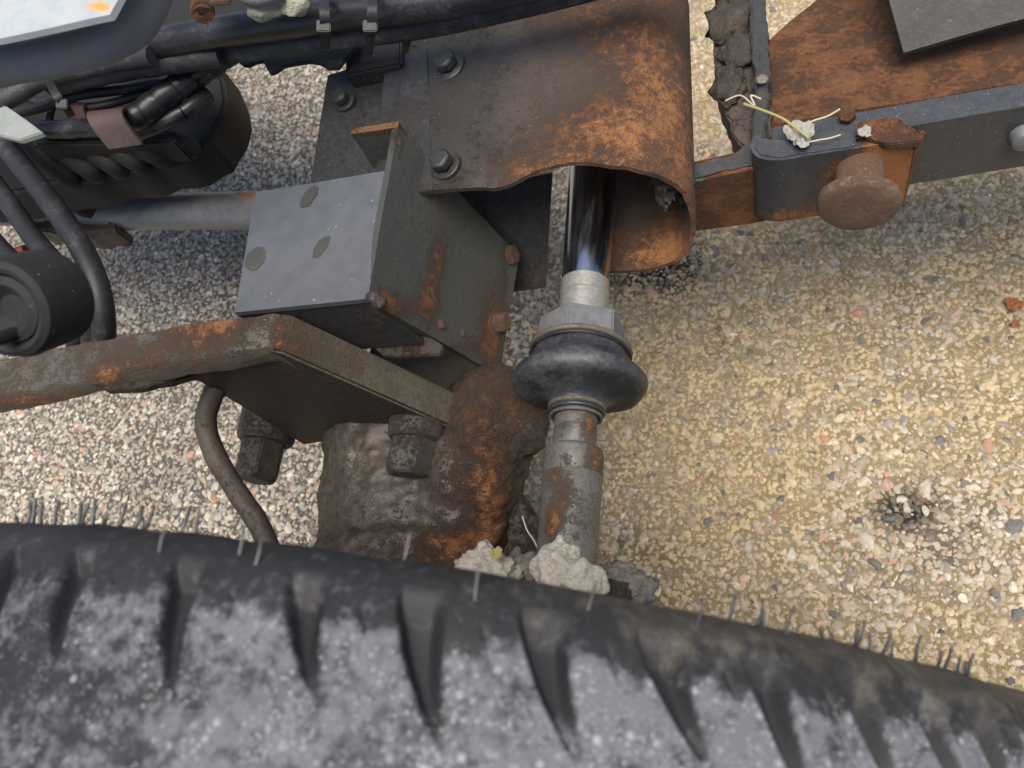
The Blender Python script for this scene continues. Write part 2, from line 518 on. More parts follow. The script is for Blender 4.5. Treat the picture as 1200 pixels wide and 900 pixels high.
M['straw'] = rubber('pale_straw', (0.42, 0.38, 0.28), 0.7, 0.2)
M['scrap'] = rubber('crumpled_leaf', (0.27, 0.255, 0.225), 0.8, 0.4, 60, 0.5, (0.40, 0.39, 0.36))
M['leaf'] = rubber('orange_leaf', (0.24, 0.085, 0.030), 0.6, 0.1)
M['oil'] = rubber('dried_oil_drop', (0.045, 0.046, 0.040), 0.4, 0.4, 60, 0.5, (0.10, 0.10, 0.085))

def stone_mat():
    g = G('asphalt_stone')
    n = g.noise(220, 5, 0.65); n2 = g.noise(30, 4)
    c = g.mix(g.rng(n, 0.3, 0.75), g.attr('Col', 'Color'), (0.30, 0.28, 0.25), 'MULTIPLY')
    c = g.mix(0.45, g.attr('Col', 'Color'), c)
    film = g.attr('film')
    nl = g.noise(5.5, 4, 0.6)
    film = g.add(film, g.mul(g.mul(film, g.math('SUBTRACT', nl, 0.5)), 2.2))
    ff = g.rng(g.add(film, g.mul(g.math('SUBTRACT', n, 0.5), 1.2), g.mul(g.math('SUBTRACT', n2, 0.5), 0.9)), 0.15, 0.75)
    c = g.mix(g.mul(ff, 0.74), c, g.mix(g.rng(n2, 0.35, 0.65), (0.30, 0.215, 0.105), (0.50, 0.385, 0.205)))
    c = g.mix(g.mul(g.rng(g.noise(9, 5, 0.65), 0.50, 0.72), 0.40), c, (0.15, 0.115, 0.07))
    g.bump(g.add(n, g.noise(900, 3)), 0.6, 0.0008)
    return g.fin(c, 0.72, 0, 0.4)
M['stone'] = stone_mat()

def ground_mat():
    g = G('asphalt')
    n = g.noise(400, 5, 0.7); n2 = g.noise(26, 5, 0.6); v = g.vor(95); vc = g.vor(95, 'Color')
    base = g.mix(n, (0.10, 0.090, 0.076), (0.23, 0.21, 0.175))
    film = g.attr('film')
    nl = g.noise(5.5, 4, 0.6)
    film = g.add(film, g.mul(g.mul(film, g.math('SUBTRACT', nl, 0.5)), 2.6))
    ff = g.rng(g.add(film, g.mul(g.math('SUBTRACT', n2, 0.5), 0.9), g.mul(g.math('SUBTRACT', n, 0.5), 0.4)), 0.1, 0.55)
    base = g.mix(ff, base, g.mix(g.rng(g.add(g.mul(n2, 0.5), g.mul(n, 0.5)), 0.35, 0.65), (0.32, 0.243, 0.132), (0.50, 0.392, 0.222)))
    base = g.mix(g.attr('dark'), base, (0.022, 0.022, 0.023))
    # beyond the built stones the far surface keeps their tone
    far = g.attr('far')
    sc = g.ramp(g.math('FRACT', g.mul(vc, 3.1)), [(0.0, (0.20, 0.19, 0.18)), (0.4, (0.38, 0.36, 0.32)), (0.7, (0.46, 0.38, 0.33)), (1.0, (0.55, 0.53, 0.49))])
    base = g.mix(g.mul(far, g.rng(v, 0.55, 0.4)), base, sc)
    g.bump(g.add(n, g.noise(1300, 3, 0.7), g.mul(g.vor(330), 0.9), g.mul(g.vor(170), 0.8)), 1.0, 0.003)
    return g.fin(base, 0.85, 0, 0.3)
M['ground'] = ground_mat()

def tyre_mat():
    g = G('dusty_tyre_rubber')
    n1 = g.noise(38, 5, 0.6); n2 = g.noise(190, 5, 0.7); n3 = g.noise(800, 3, 0.7)
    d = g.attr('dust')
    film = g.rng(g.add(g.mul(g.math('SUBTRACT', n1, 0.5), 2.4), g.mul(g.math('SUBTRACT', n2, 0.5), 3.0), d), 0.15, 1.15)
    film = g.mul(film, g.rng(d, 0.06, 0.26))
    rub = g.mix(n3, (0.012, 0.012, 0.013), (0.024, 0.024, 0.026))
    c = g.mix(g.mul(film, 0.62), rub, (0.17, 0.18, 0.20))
    s1 = g.mul(g.rng(g.vor(160), 0.30, 0.12), g.rng(g.add(g.noise(34, 4, 0.7), g.mul(d, 0.12)), 0.54, 0.66))
    s2 = g.mul(g.rng(g.vor(380), 0.34, 0.14), g.rng(g.add(g.noise(60, 4, 0.7), g.mul(d, 0.10)), 0.53, 0.66))
    s3 = g.mul(g.rng(g.vor(800), 0.34, 0.2), g.rng(g.add(g.noise(110, 4, 0.7), g.mul(d, 0.10)), 0.52, 0.64))
    sp = g.mul(g.math('MAXIMUM', g.math('MAXIMUM', s1, s2), s3), g.rng(d, 0.05, 0.5))
    c = g.mix(g.mul(sp, 0.65), c, (0.34, 0.35, 0.355))
    br = g.rng(g.add(g.attr('rust'), g.mul(g.math('SUBTRACT', n2, 0.5), 0.9), g.mul(g.math('SUBTRACT', n1, 0.5), 0.5)), 0.3, 0.9)
    c = g.mix(g.mul(br, 0.5), c, (0.13, 0.115, 0.082))
    g.bump(g.add(g.mul(n2, 0.6), n3, g.mul(sp, 1.2)), 0.45, 0.0009)
    return g.fin(c, g.add(0.50, g.mul(film, 0.15), g.mul(n2, 0.12)), 0, 0.30)
M['tyre'] = tyre_mat()

# ================================================================== THE SETTING: asphalt with exposed stones
def in_view(x, y, m=120):
    return (x > -m) & (x < 1200 + m) & (y > -m) & (y < 900 + m)

def gmask(px, py):
    """dirt film, darker patches of the asphalt, by place on the ground"""
    film = 0.76 / (1 + np.exp(-(px - 640 + 0.10 * (py - 450)) / 55.0))
    film = film + 0.30 * np.exp(-(((px - 800) / 130) ** 2 + ((py - 520) / 170) ** 2)) - 0.35 * np.exp(-(((px - 1080) / 120) ** 2 + ((py - 640) / 90) ** 2))
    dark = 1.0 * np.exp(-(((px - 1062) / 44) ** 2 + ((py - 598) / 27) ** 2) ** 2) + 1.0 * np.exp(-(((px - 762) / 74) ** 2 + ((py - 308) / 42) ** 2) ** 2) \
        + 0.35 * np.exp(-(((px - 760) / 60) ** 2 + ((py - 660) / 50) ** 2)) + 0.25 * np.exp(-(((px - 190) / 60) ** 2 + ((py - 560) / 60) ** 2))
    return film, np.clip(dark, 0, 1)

def build_ground():
    x0, x1, y0, y1 = -2.3, 0.75, -0.45, 1.75
    st = 0.0075
    xs = np.arange(x0, x1 + 1e-6, st); ys = np.arange(y0, y1 + 1e-6, st)
    X, Y = np.meshgrid(xs, ys, indexing='ij')
    nx, ny = X.shape
    co = np.stack([X.ravel(), Y.ravel(), np.zeros(X.size)], 1)
    px, py, _ = proj_np(co)
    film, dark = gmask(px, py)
    film = np.clip(film, -0.2, 0.9)
    co[:, 2] = rng.normal(0, 0.0005, len(co)) - 0.0015 + film * 0.0016
    i = np.arange(nx - 1)[:, None] * ny + np.arange(ny - 1)[None, :]
    f = np.stack([i, i + ny, i + ny + 1, i + 1], -1).reshape(-1, 4)
    # outer skirt to the horizon
    B = 150.0
    base = len(co)
    ring = [(x0, y0), (x1, y0), (x1, y1), (x0, y1)]
    outer = [(-B, -B), (B, -B), (B, B), (-B, B)]
    co2 = [(a, b, 0.0) for a, b in ring] + [(a, b, 0.0) for a, b in outer]
    co = np.vstack([co, co2])
    ff = [tuple(r) for r in f.tolist()]
    for k in range(4):
        ff.append((base + k, base + 4 + k, base + 4 + (k + 1) % 4, base + (k + 1) % 4))
    me = bpy.data.meshes.new('ground')
    me.from_pydata(co.tolist(), [], ff)
    me.polygons.foreach_set('use_smooth', np.ones(len(me.polygons), dtype=bool))
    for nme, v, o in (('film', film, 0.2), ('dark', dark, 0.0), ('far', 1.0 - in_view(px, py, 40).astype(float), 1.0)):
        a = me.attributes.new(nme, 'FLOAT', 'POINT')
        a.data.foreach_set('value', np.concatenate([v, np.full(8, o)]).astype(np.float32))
    return link('ground', me, M['ground'], kind='structure')
ground = build_ground()
ground['label'] = 'worn asphalt with exposed stones and ochre dirt below the machine'

def build_stones():
    bm = bmesh.new(); bmesh.ops.create_icosphere(bm, subdivisions=2, radius=1.0)
    bm.verts.ensure_lookup_table()
    V1 = np.array([v.co[:] for v in bm.verts]); F1 = np.array([[v.index for v in f.verts] for f in bm.faces]); bm.free()
    bm = bmesh.new(); bmesh.ops.create_icosphere(bm, subdivisions=1, radius=1.0)
    V0 = np.array([v.co[:] for v in bm.verts]); F0 = np.array([[v.index for v in f.verts] for f in bm.faces]); bm.free()
    def shapes(V, n):
        out = []
        for k in range(n):
            W = V.copy()
            # chop with random planes so the chippings get flat facets
            for _ in range(9):
                nrm = rng.normal(size=3); nrm /= np.linalg.norm(nrm)
                h = rng.uniform(0.45, 0.85)
                d = W @ nrm - h
                W = W - np.clip(d, 0, None)[:, None] * nrm
            out.append(W)
        return out
    S1, S0 = shapes(V1, 24), shapes(V0, 16)
    allv, allf, allc, allfilm = [], [], [], []
    off = 0
    pal = np.array([(0.34, 0.32, 0.29), (0.46, 0.44, 0.40), (0.56, 0.54, 0.49), (0.24, 0.23, 0.22), (0.44, 0.30, 0.24), (0.50, 0.27, 0.19), (0.125, 0.12, 0.115), (0.44, 0.39, 0.30), (0.64, 0.62, 0.58), (0.18, 0.175, 0.17)])
    pw = np.array([.18, .17, .12, .12, .10, .045, .07, .10, .045, .05]); pw /= pw.sum()
    for sp, rad, Ss, Fs, lift in ((0.0098, 0.0056, S1, F1, 0.0), (0.0066, 0.0034, S0, F0, 0.0), (0.027, 0.0078, S1, F1, 1.0)):
        xs = np.arange(-2.3, 0.75, sp); ys = np.arange(-0.45, 1.75, sp)
        X, Y = np.meshgrid(xs, ys, indexing='ij')
        pts = np.stack([X.ravel(), Y.ravel()], 1) + rng.uniform(-0.42, 0.42, (X.size, 2)) * sp
        p3 = np.column_stack([pts, np.zeros(len(pts))])
        px, py, zc = proj_np(p3)
        ok = in_view(px, py, 45 if rad < 0.005 else 330) & (zc > 0.2)
        # nothing of the ground shows through the tyre
        ok &= ~((py > 720 + 0.12 * (px - 600) + 90) & (px < 1100))
        p3, px, py, zk = p3[ok], px[ok], py[ok], zc[ok]
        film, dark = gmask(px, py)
        n = len(p3)
        cols = pal[rng.choice(len(pal), n, p=pw)] * rng.uniform(0.8, 1.25, (n, 1)) * np.array([1.10, 1.04, 0.93])
        # right-hand ground has more salmon chippings
        mean = np.array([0.375, 0.335, 0.27])
        cols = cols + (mean * rng.uniform(0.85, 1.15, (n, 1)) - cols) * ((0.30 + 0.45 * np.clip(film, 0, 1)) * np.where(rng.uniform(size=n) < 0.16, 0.2, 1.0))[:, None]
        pink = (cols[:, 0] > cols[:, 2] * 1.7) & (film < 0.2) & (rng.uniform(size=n) < 0.65)
        cols[pink] = cols[pink].mean(1, keepdims=True) * np.array([1.25, 1.18, 1.08])
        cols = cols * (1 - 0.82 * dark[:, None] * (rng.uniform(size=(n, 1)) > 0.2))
        if lift:
            cols = np.array([(0.42, 0.20, 0.13), (0.44, 0.26, 0.19), (0.13, 0.125, 0.12), (0.20, 0.19, 0.18), (0.46, 0.42, 0.35), (0.30, 0.22, 0.18), (0.12, 0.115, 0.11)])[rng.integers(0, 7, n)] * rng.uniform(0.8, 1.15, (n, 1))
            cols = cols + (cols.mean(1, keepdims=True) * np.array([1.08, 1.0, 0.9]) - cols) * 0.25
            film = film * 0.6
        for k in range(n):
            if lift and (film[k] < 0.05 and rng.uniform() < 0.7): continue
            s = rad * rng.lognormal(0, 0.28)
            far_ = Fs is F1 and (zk[k] > 1.25 or not (-45 < px[k] < 1245 and -45 < py[k] < 945))
            W = (S0[rng.integers(len(S0))] if far_ else Ss[rng.integers(len(Ss))]) * (s * np.array([1.0, rng.uniform(0.62, 1.0), rng.uniform(0.5, 0.72)]))
            a = rng.uniform(0, 6.283); c, sn = math.cos(a), math.sin(a)
            t = rng.normal(0, 0.22)
            ct, st = math.cos(t), math.sin(t)
            Rm = np.array([[c, -sn, 0], [sn, c, 0], [0, 0, 1]]) @ np.array([[1, 0, 0], [0, ct, -st], [0, st, ct]])
            W = W @ Rm.T
            sink = (0.27 + 0.22 * film[k] * rng.uniform(0.3, 1.3)) * s - film[k] * 0.0012
            allv.append(W + p3[k] + np.array([0, 0, -sink]))
            allf.append((F0 if far_ else Fs) + off); off += len(W)
            allc.append(np.repeat(cols[k:k + 1], len(W), 0))
            allfilm.append(film[k] * rng.uniform(0.75, 1.1) - 0.30 * np.clip((W[:, 2] / (0.5 * s)), -1, 1) * min(1.0, film[k] * 2))
    v = np.vstack(allv); f = np.vstack(allf)
    me = bpy.data.meshes.new('chippings')
    me.vertices.add(len(v)); me.vertices.foreach_set('co', v.ravel())
    me.loops.add(len(f) * 3); me.loops.foreach_set('vertex_index', f.ravel().astype(np.int32))
    me.polygons.add(len(f)); me.polygons.foreach_set('loop_start', np.arange(0, len(f) * 3, 3, dtype=np.int32))
    me.update(calc_edges=True)
    me.polygons.foreach_set('use_smooth', np.zeros(len(f), dtype=bool))
    a = me.attributes.new('Col', 'FLOAT_COLOR', 'POINT')
    c = np.ones((len(v), 4), dtype=np.float32); c[:, :3] = np.vstack(allc)
    a.data.foreach_set('color', c.ravel())
    a = me.attributes.new('film', 'FLOAT', 'POINT')
    a.data.foreach_set('value', np.concatenate(allfilm).astype(np.float32))
    print('STONES', len(allf), 'tris', len(f))
    o = link('stone_chippings', me, M['stone'], kind='stuff')
    o['label'] = 'grey, beige and salmon stone chippings set in the asphalt'
    o['category'] = 'gravel'
build_stones()

# ================================================================== TYRE
WX, WY, WR = -0.2027, 0.0458, 0.38
PROF = [(-0.235, 0.25), (-0.262, 0.30), (-0.268, 0.335), (-0.262, 0.362), (-0.245, 0.380), (-0.215, 0.3895), (-0.16, 0.394), (-0.10, 0.3955),
        (-0.05, 0.3945), (-0.01, 0.3915), (0.014, 0.3885), (0.026, 0.3850), (0.0365, 0.3790), (0.0430, 0.3705), (0.0460, 0.360), (0.0475, 0.345), (0.0455, 0.325), (0.036, 0.295), (0.010, 0.25)]
def build_tyre():
    pts = spline([Vector((y, r, 0)) for y, r in PROF], 12)
    py_ = np.array([p.x for p in pts]); pr = np.array([p.y for p in pts])
    # arc-length resample, denser on the inner half
    s = np.concatenate([[0], np.cumsum(np.hypot(np.diff(py_), np.diff(pr)))])
    S = s[-1]
    sd = np.interp(-0.042, py_[:len(py_) * 2 // 3], s[:len(py_) * 2 // 3]); se = s[int(np.argmax(py_))]
    sb = np.interp(-0.075, py_[:len(py_) * 2 // 3], s[:len(py_) * 2 // 3])
    ss = np.concatenate([np.linspace(0, sb, 30)[:-1], np.linspace(sb, sd, 12)[:-1], np.linspace(sd, se, 150)[:-1], np.linspace(se, S, 24)])
    yy = np.interp(ss, s, py_); rr = np.interp(ss, s, pr)
    ty = np.gradient(yy, ss); tr = np.gradient(rr, ss)
    ny, nr = -tr, ty                                   # outward normal in (y, r)
    a = np.concatenate([np.linspace(-0.75, 1.15, 1200), np.linspace(1.15, 2 * math.pi - 0.75, 160)[1:-1]])
    A, SS = np.meshgrid(a, np.arange(len(ss)), indexing='ij')
    Yc, Rc = yy[SS], rr[SS]
    # groove positions read along the tread edge
    aa = np.linspace(-0.7, 1.15, 1500)
    edge = np.stack([WX + 0.3885 * np.sin(aa), np.full_like(aa, WY + 0.0 + 0.014 - 0.0458 + 0.0), WR + 0.3885 * np.cos(aa)], 1)
    edge[:, 1] = 0.014
    ex, ey, _ = proj_np(edge)
    gx = [70, 198, 345, 487, 640, 785, 910, 1020, 1102, 1168]
    ga = list(np.interp(gx, ex, aa))
    d0 = ga[1] - ga[0]; d1 = ga[-1] - ga[-2]
    pitch = np.mean(np.diff(ga))
    allg = ga + [ga[-1] + pitch * k for k in range(1, int((2 * math.pi - (ga[-1] - ga[0])) / pitch))]
    depth = np.zeros_like(A); cut = np.zeros_like(A); clean = np.zeros_like(A)
    tread = np.clip((0.0335 - Yc) / 0.012, 0, 1)       # fades out over the shoulder
    for i, g0 in enumerate(allg):
        ln = 0.045 + 0.005 * math.sin(i * 2.3)
        t = np.clip((0.031 - Yc) / ln, 0, 1)           # 0 at shoulder, 1 at inner end
        cen = g0 + 0.050 * t ** 1.15 - 0.004
        cen = cen - 0.006 * np.sin(t * 3.1)
        dA = (A - cen + math.pi) % (2 * math.pi) - math.pi
        w = (0.0225 * (1 - t) ** 0.75 + 0.0015) * (1 + 0.06 * math.sin(i * 5.1))
        left = np.clip((dA + w) / 0.0042, 0, 1)
        right = np.clip((w - dA) / (0.017), 0, 1)
        sm = lambda q: q * q * (3 - 2 * q)
        d = sm(left) * sm(right) * 0.0105 * (1 - t) ** 0.75 * (t < 1)
        sh = np.clip((0.0265 - Yc) / 0.007, 0, 1) * (Rc > 0.370)
        floor_r = 0.3765 + 0.0180 * t ** 1.5
        cutd = np.clip(Rc - floor_r, 0, None) * sm(left) * sm(right) * (t < 1) * np.clip((0.0355 - Yc) / 0.013, 0, 1)
        cut = np.maximum(cut, cutd)
        clean = np.maximum(clean, np.clip((0.030 - Yc) / 0.006, 0, 1) * sm(np.clip(left * 1.6, 0, 1)) * sm(np.clip(right * 2.2, 0, 1)) * (t < 0.98) * np.clip((1 - t) * 2.2, 0, 1))
        # short sipe between two grooves
        t2 = np.clip((0.0265 - Yc) / 0.011, 0, 1)
        cs = g0 + pitch * 0.54 - 0.010 * (1 - t2) + 0.006
        dS = (A - cs + math.pi) % (2 * math.pi) - math.pi
        sp = np.clip(1 - np.abs(dS) / (0.0055 * (1 - t2) + 0.0008), 0, 1) * 0.0042 * (1 - t2) ** 0.7 * (t2 < 1) * sh
        depth = np.maximum(depth, sp)
    # low undulation of old rubber
    und = 0.0008 * np.sin(A * 31 + 3 * np.sin(A * 7)) * np.cos(Yc * 90)
    r2 = Rc + (und - depth) * nr[SS] - cut
    y2 = Yc + (und - depth) * ny[SS]
    X = WX + r2 * np.sin(A); Z = WR + r2 * np.cos(A)
    v = np.stack([X, y2, Z], -1).reshape(-1, 3)
    n, m = A.shape
    ii = np.arange(n)[:, None] * m + np.arange(m - 1)[None, :]
    jj = ((np.arange(n) + 1) % n)[:, None] * m + np.arange(m - 1)[None, :]
    f = np.stack([ii, ii + 1, jj + 1, jj], -1).reshape(-1, 4)
    me = bpy.data.meshes.new('tyre_casing')
    me.vertices.add(len(v)); me.loops.add(len(f) * 4); me.polygons.add(len(f))
    org = np.array((WX, WY - 0.15, 0.0))
    me.vertices.foreach_set('co', (v - org).ravel())
    me.loops.foreach_set('vertex_index', f.ravel().astype(np.int32))
    me.polygons.foreach_set('loop_start', np.arange(0, len(f) * 4, 4, dtype=np.int32))
    me.update(calc_edges=True)
    me.polygons.foreach_set('use_smooth', np.ones(len(f), dtype=bool))
    bm = bmesh.new(); bm.from_mesh(me); bmesh.ops.recalc_face_normals(bm, faces=bm.faces); bm.to_mesh(me); bm.free()
    # dust lies on the lug tops, sparser to the left, which also paints in the dimmer light there, brown film on the shoulder at the right
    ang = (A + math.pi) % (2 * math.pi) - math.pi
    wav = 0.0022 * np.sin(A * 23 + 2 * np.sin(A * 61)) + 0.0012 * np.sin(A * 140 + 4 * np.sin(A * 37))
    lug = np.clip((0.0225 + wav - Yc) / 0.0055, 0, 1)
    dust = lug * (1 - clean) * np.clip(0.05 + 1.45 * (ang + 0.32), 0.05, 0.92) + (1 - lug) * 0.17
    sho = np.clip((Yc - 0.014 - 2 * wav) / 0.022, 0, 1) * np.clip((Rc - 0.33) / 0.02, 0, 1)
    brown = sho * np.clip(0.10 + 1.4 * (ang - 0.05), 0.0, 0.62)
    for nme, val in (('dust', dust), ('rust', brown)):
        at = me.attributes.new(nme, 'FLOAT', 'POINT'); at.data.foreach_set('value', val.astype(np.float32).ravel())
    root = empty('tractor_wheel', org, 'large black rubber tyre dusted with white specks filling the bottom edge', 'wheel')
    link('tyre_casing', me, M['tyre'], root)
    # rim disc, mostly hidden
    prof = [(-0.10, 0.02), (-0.10, 0.10), (-0.03, 0.13), (-0.03, 0.235), (-0.085, 0.262), (0.085, 0.262), (0.06, 0.235), (0.0, 0.22), (0.0, 0.13), (-0.04, 0.10), (-0.04, 0.02)]
    b = lathe((WX, WY - 0.155, WR), (0, 1, 0), prof, 64)
    part('rim', b, M['palegrey'], root)
    return root, v.reshape(n, m, 3), yy
wheel, TV, TYY = build_tyre()

def tyre_hit(px, py):
    """nearest tyre surface vertex (upper, front-facing side) under a photo pixel"""
    V = TV[:1200].reshape(-1, 3)
    x, y, z = proj_np(V)
    d = (x - px) ** 2 + (y - py) ** 2 + np.where(V[:, 2] > 0.5, 0, 1e9)
    i = np.argsort(d)[:6]
    return Vector(V[i[np.argmin(z[i])]])

def hair(px, py, tx, ty, rpx=2.0):
    b = tyre_hit(px, py)
    zc = proj(b)[2]
    k = zc / FOC
    # the spew hair grows inwards (+Y) and a little outwards from the tread
    dx, dy = (tx - px) * k, (py - ty) * k
    tip = b + Vector((dx * 1.0 - 0.0, dy * 1.02, 0.0012 + abs(dy) * 0.18))
    r0 = rpx * k
    bend = Vector((random.uniform(-1, 1), 0, random.uniform(-1, 1))) * 0.0007
    bmh = tube([b - (tip - b) * 0.12, b.lerp(tip, 0.5) + bend, tip], lambda t: r0 * (1.25 - 0.45 * t), 7, n=4)
    part('rubber_hair', bmh, M['hair'], wheel)
HAIRS = [(20, 602, 20, 596), (32, 601, 32, 579), (38, 601, 38, 574), (48, 601, 48, 578), (64, 602, 66, 577), (91, 604, 93, 579), (96, 604, 103, 580), (108, 605, 109, 578),
         (122, 606, 127, 594), (141, 609, 146, 583), (158, 611, 166, 586), (170, 611, 180, 585), (212, 616, 222, 589), (231, 618, 232, 592), (186, 645, 191, 617), (280, 648, 282, 616),
         (299, 660, 303, 628), (366, 640, 371, 619), (474, 648, 479, 619), (558, 700, 560, 660), (690, 713, 697, 683), (759, 690, 766, 662), (764, 690, 768, 668), (818, 735, 826, 702),
         (854, 726, 861, 693), (890, 712, 896, 683), (897, 713, 899, 697), (921, 742, 928, 714), (971, 722, 968, 710), (982, 724, 976, 712), (1005, 755, 1012, 728), (1010, 728, 1013, 705),
         (1028, 732, 1028, 716), (1040, 750, 1048, 724), (1055, 738, 1056, 722), (1074, 768, 1080, 738), (1104, 758, 1107, 740), (1112, 762, 1119, 739), (1130, 766, 1133, 748), (1142, 772, 1147, 748), (1140, 770, 1140, 756)]
for i, hx in enumerate(HAIRS):
    hair(*hx, rpx=2.3 if i < 14 else 1.8)

# ================================================================== STEERING ROD (chrome rod, ball joint, tie rod)
ROD0 = P(690, 130, 0.455); ROD1 = P(681, 405, 0.455)
rod_dir = Vector((0.070, -1.0, 0.0)).normalized()
def rodpt(py):                                   # point on the rod axis seen at photo row py
    best = None
    for k in range(1200):
        p = ROD1 + rod_dir * (-0.30 + k * 0.0005)
        e = abs(proj(p)[1] - py)
        if best is None or e < best[0]: best = (e, p)
    return best[1]
def pxr(py, halfpx):                              # radius in metres for a half-width in pixels at that row
    return halfpx * proj(rodpt(py))[2] / FOC
rod = empty('steering_rod', rodpt(660), 'steering rod with chromed shaft, black rubber boot and worn grey tie rod sleeve', 'steering rod')
def rod_lathe(rows, seg=64, wob=0.0):
    base = rodpt(rows[0][0])
    return lathe(base, rod_dir, [((rodpt(py) - base).dot(rod_dir), pxr(py, h)) for py, h in rows], seg, wob=wob)
part('chrome_shaft', rod_lathe([(100, 28), (200, 28), (334, 28)]), M['chrome'], rod)
part('end_collar', rod_lathe([(331, 26), (332, 28.5), (347, 28.5), (348, 27), (351, 27), (352, 28.3), (382, 28.3)], wob=0.0003), M['collar'], rod)
b0 = rodpt(378); b1 = rodpt(414)
sock = hexa(b0, rod_dir, pxr(395, 52), (b1 - b0).dot(rod_dir), rot=0.87, ch=0.05)
bmesh.ops.bevel(sock, geom=[e for e in sock.edges if e.calc_length() > 0.012], offset=0.006, segments=3, affect='EDGES', clamp_overlap=True)
part('joint_socket', sock, M['socket'], rod, rust=blobs([(632, 388, 16, 22, 0.75)]))
def ring_at(py, half, wire, name, mat, tilt=0.0):
    """crimped spring ring round the rod axis"""
    c = rodpt(py); ax, a, b = frame(rod_dir + Vector((0, 0, tilt)))
    r = pxr(py, half)
    bm = bmesh.new()
    n = 64
    ring = [c + (a * math.cos(2 * math.pi * k / n) + b * math.sin(2 * math.pi * k / n)) * r for k in range(n)]
    w = wire * proj(c)[2] / FOC
    rows = []
    for k in range(n):
        rad = (ring[k] - c).normalized()
        rows.append([bm.verts.new(ring[k] + rad * w * math.cos(t) + ax * w * math.sin(t)) for t in [2 * math.pi * q / 10 for q in range(10)]])
    for k in range(n):
        for q in range(10):
            bm.faces.new((rows[k][q], rows[(k + 1) % n][q], rows[(k + 1) % n][(q + 1) % 10], rows[k][(q + 1) % 10]))
    return part(name, bm, mat, rod)
part('rubber_boot', rod_lathe([(406, 44), (408, 52), (411, 55.5), (416, 57), (421, 58), (426, 60), (431, 64), (436, 70), (441, 75.5), (446, 78.8), (451, 80), (455, 79), (459, 75), (461.5, 68), (463, 59), (464.5, 50), (467, 42), (471, 36), (476, 32.5), (482, 30.5), (488, 28)], 96, wob=0.0018), M['boot'], rod,
     dust=blobs([(650, 412, 40, 12, 0.12), (700, 425, 40, 14, 0.10), (620, 450, 24, 24, 0.10)]))
ring_at(412, 57, 3.4, 'clamp_ring', M['ring'], 0.05)
ring_at(417, 58, 2.4, 'clamp_ring', M['hose'], 0.05)
ring_at(478, 31.5, 2.8, 'neck_ring', M['ring'])
ring_at(484, 31, 2.8, 'neck_ring', M['boot'])
ring_at(489, 29.5, 2.2, 'neck_ring', M['ring'])
part('ball_stud', rod_lathe([(488, 24), (490, 25.5), (501, 25), (503, 23.5), (505, 25.5), (529, 26), (532, 24)], wob=0.0004), M['tierod'], rod, rust=blobs([(690, 500, 9, 14, 0.8), (662, 500, 6, 8, 0.5)]))
part('lock_nut', rod_lathe([(526, 30), (528, 34), (532, 35.5), (556, 35.5), (558, 34)], wob=0.0005), M['tierod'], rod, rust=blobs([(700, 538, 16, 20, 0.9), (662, 540, 8, 8, 0.4)]), dust=lambda c: 0.1)
part('tie_rod_sleeve', rod_lathe([(557, 34), (559, 35.5), (590, 35.5), (592, 35), (620, 35.5), (660, 36), (740, 36)], wob=0.0006), M['tierod'], rod,
     rust=blobs([(650, 560, 9, 16, 0.75), (648, 612, 9, 14, 0.9), (662, 580, 7, 18, 0.3)]), dust=blobs([(690, 600, 20, 60, 0.15)]))

# ================================================================== CYLINDER GUARD: bent sheet round the rod
GZ = 0.530
guard = empty('cylinder_guard', P(690, 200, 0.40), 'bent steel guard with orange rust wrapped round the chromed shaft', 'guard')
gy0 = 0.379                                        # y of the mouth at the rod
gx_r = -0.079                                      # rightmost x of the bend
rb = 0.050                                         # bend radius
gxl = -0.325
flat = (gx_r - rb) - gxl
arc = math.pi * rb * 0.96
bot = 0.062
def guard_sec(s):
    if s < flat: return gxl + s, GZ
    s -= flat
    if s < arc:
        t = s / rb
        return gx_r - rb + rb * math.sin(t), GZ - rb * (1 - math.cos(t)) * 1.14
    s -= arc
    t = arc / rb
    return gx_r - rb + rb * math.sin(t) - s, GZ - rb * (1 - math.cos(t)) * 1.14 - 0.004 * s / bot
def mouth_y(s):
    """front edge of the sheet: full length on the left, cut back in a round notch over the rod"""
    x = gxl + s
    if s < flat + 0.4 * arc:
        e = 0.362 + 0.004 * math.sin((x + 0.3) * 30)
        q = 1 / (1 + math.exp(-(x + 0.200) / 0.006))
        e = e + 0.016 * q + 0.010 * math.exp(-((x + 0.155) / 0.03) ** 2) * q
        return e
    return 0.378 - 0.014 * min(1.0, (s - flat - 0.4 * arc) / (0.4 * arc))
def gfn(u, v):
    s = u * (flat + arc + bot)
    x, z = guard_sec(s)
    y0 = mouth_y(s) + 0.0012 * mn.noise(Vector((s * 90, 1, 0)))
    back = 0.60
    y = y0 + (back - y0) * (v ** 1.3)
    # the sheet opens slightly and is buckled
    x -= 0.10 * (y - 0.379) * (1 if s > flat else max(0, s / flat))
    k = 0.0016 * mn.noise(Vector((x * 22, y * 22, 3)))
    return Vector((x, y, z + k))
gb = sheet(lambda u, v: gfn(1 - u, v), 130, 60, 0.004)
part('guard_shell', gb, M['guard'], guard, 35,
     rust=blobs([(760, 70, 60, 90, 0.45), (720, 150, 90, 45, 0.55), (790, 220, 22, 90, 0.5), (650, 200, 90, 14, 0.55), (545, 228, 60, 8, 0.6), (780, 300, 80, 30, 0.6), (700, 30, 70, 40, 0.22), (560, 120, 90, 90, -0.25), (690, 110, 40, 25, -0.22), (640, 60, 60, 30, -0.05)]),
     grime=blobs([(430, 120, 175, 190, 1.25), (560, 40, 60, 40, 0.25), (735, 120, 40, 30, 0.3), (770, 240, 20, 40, 0.2)], -0.12))
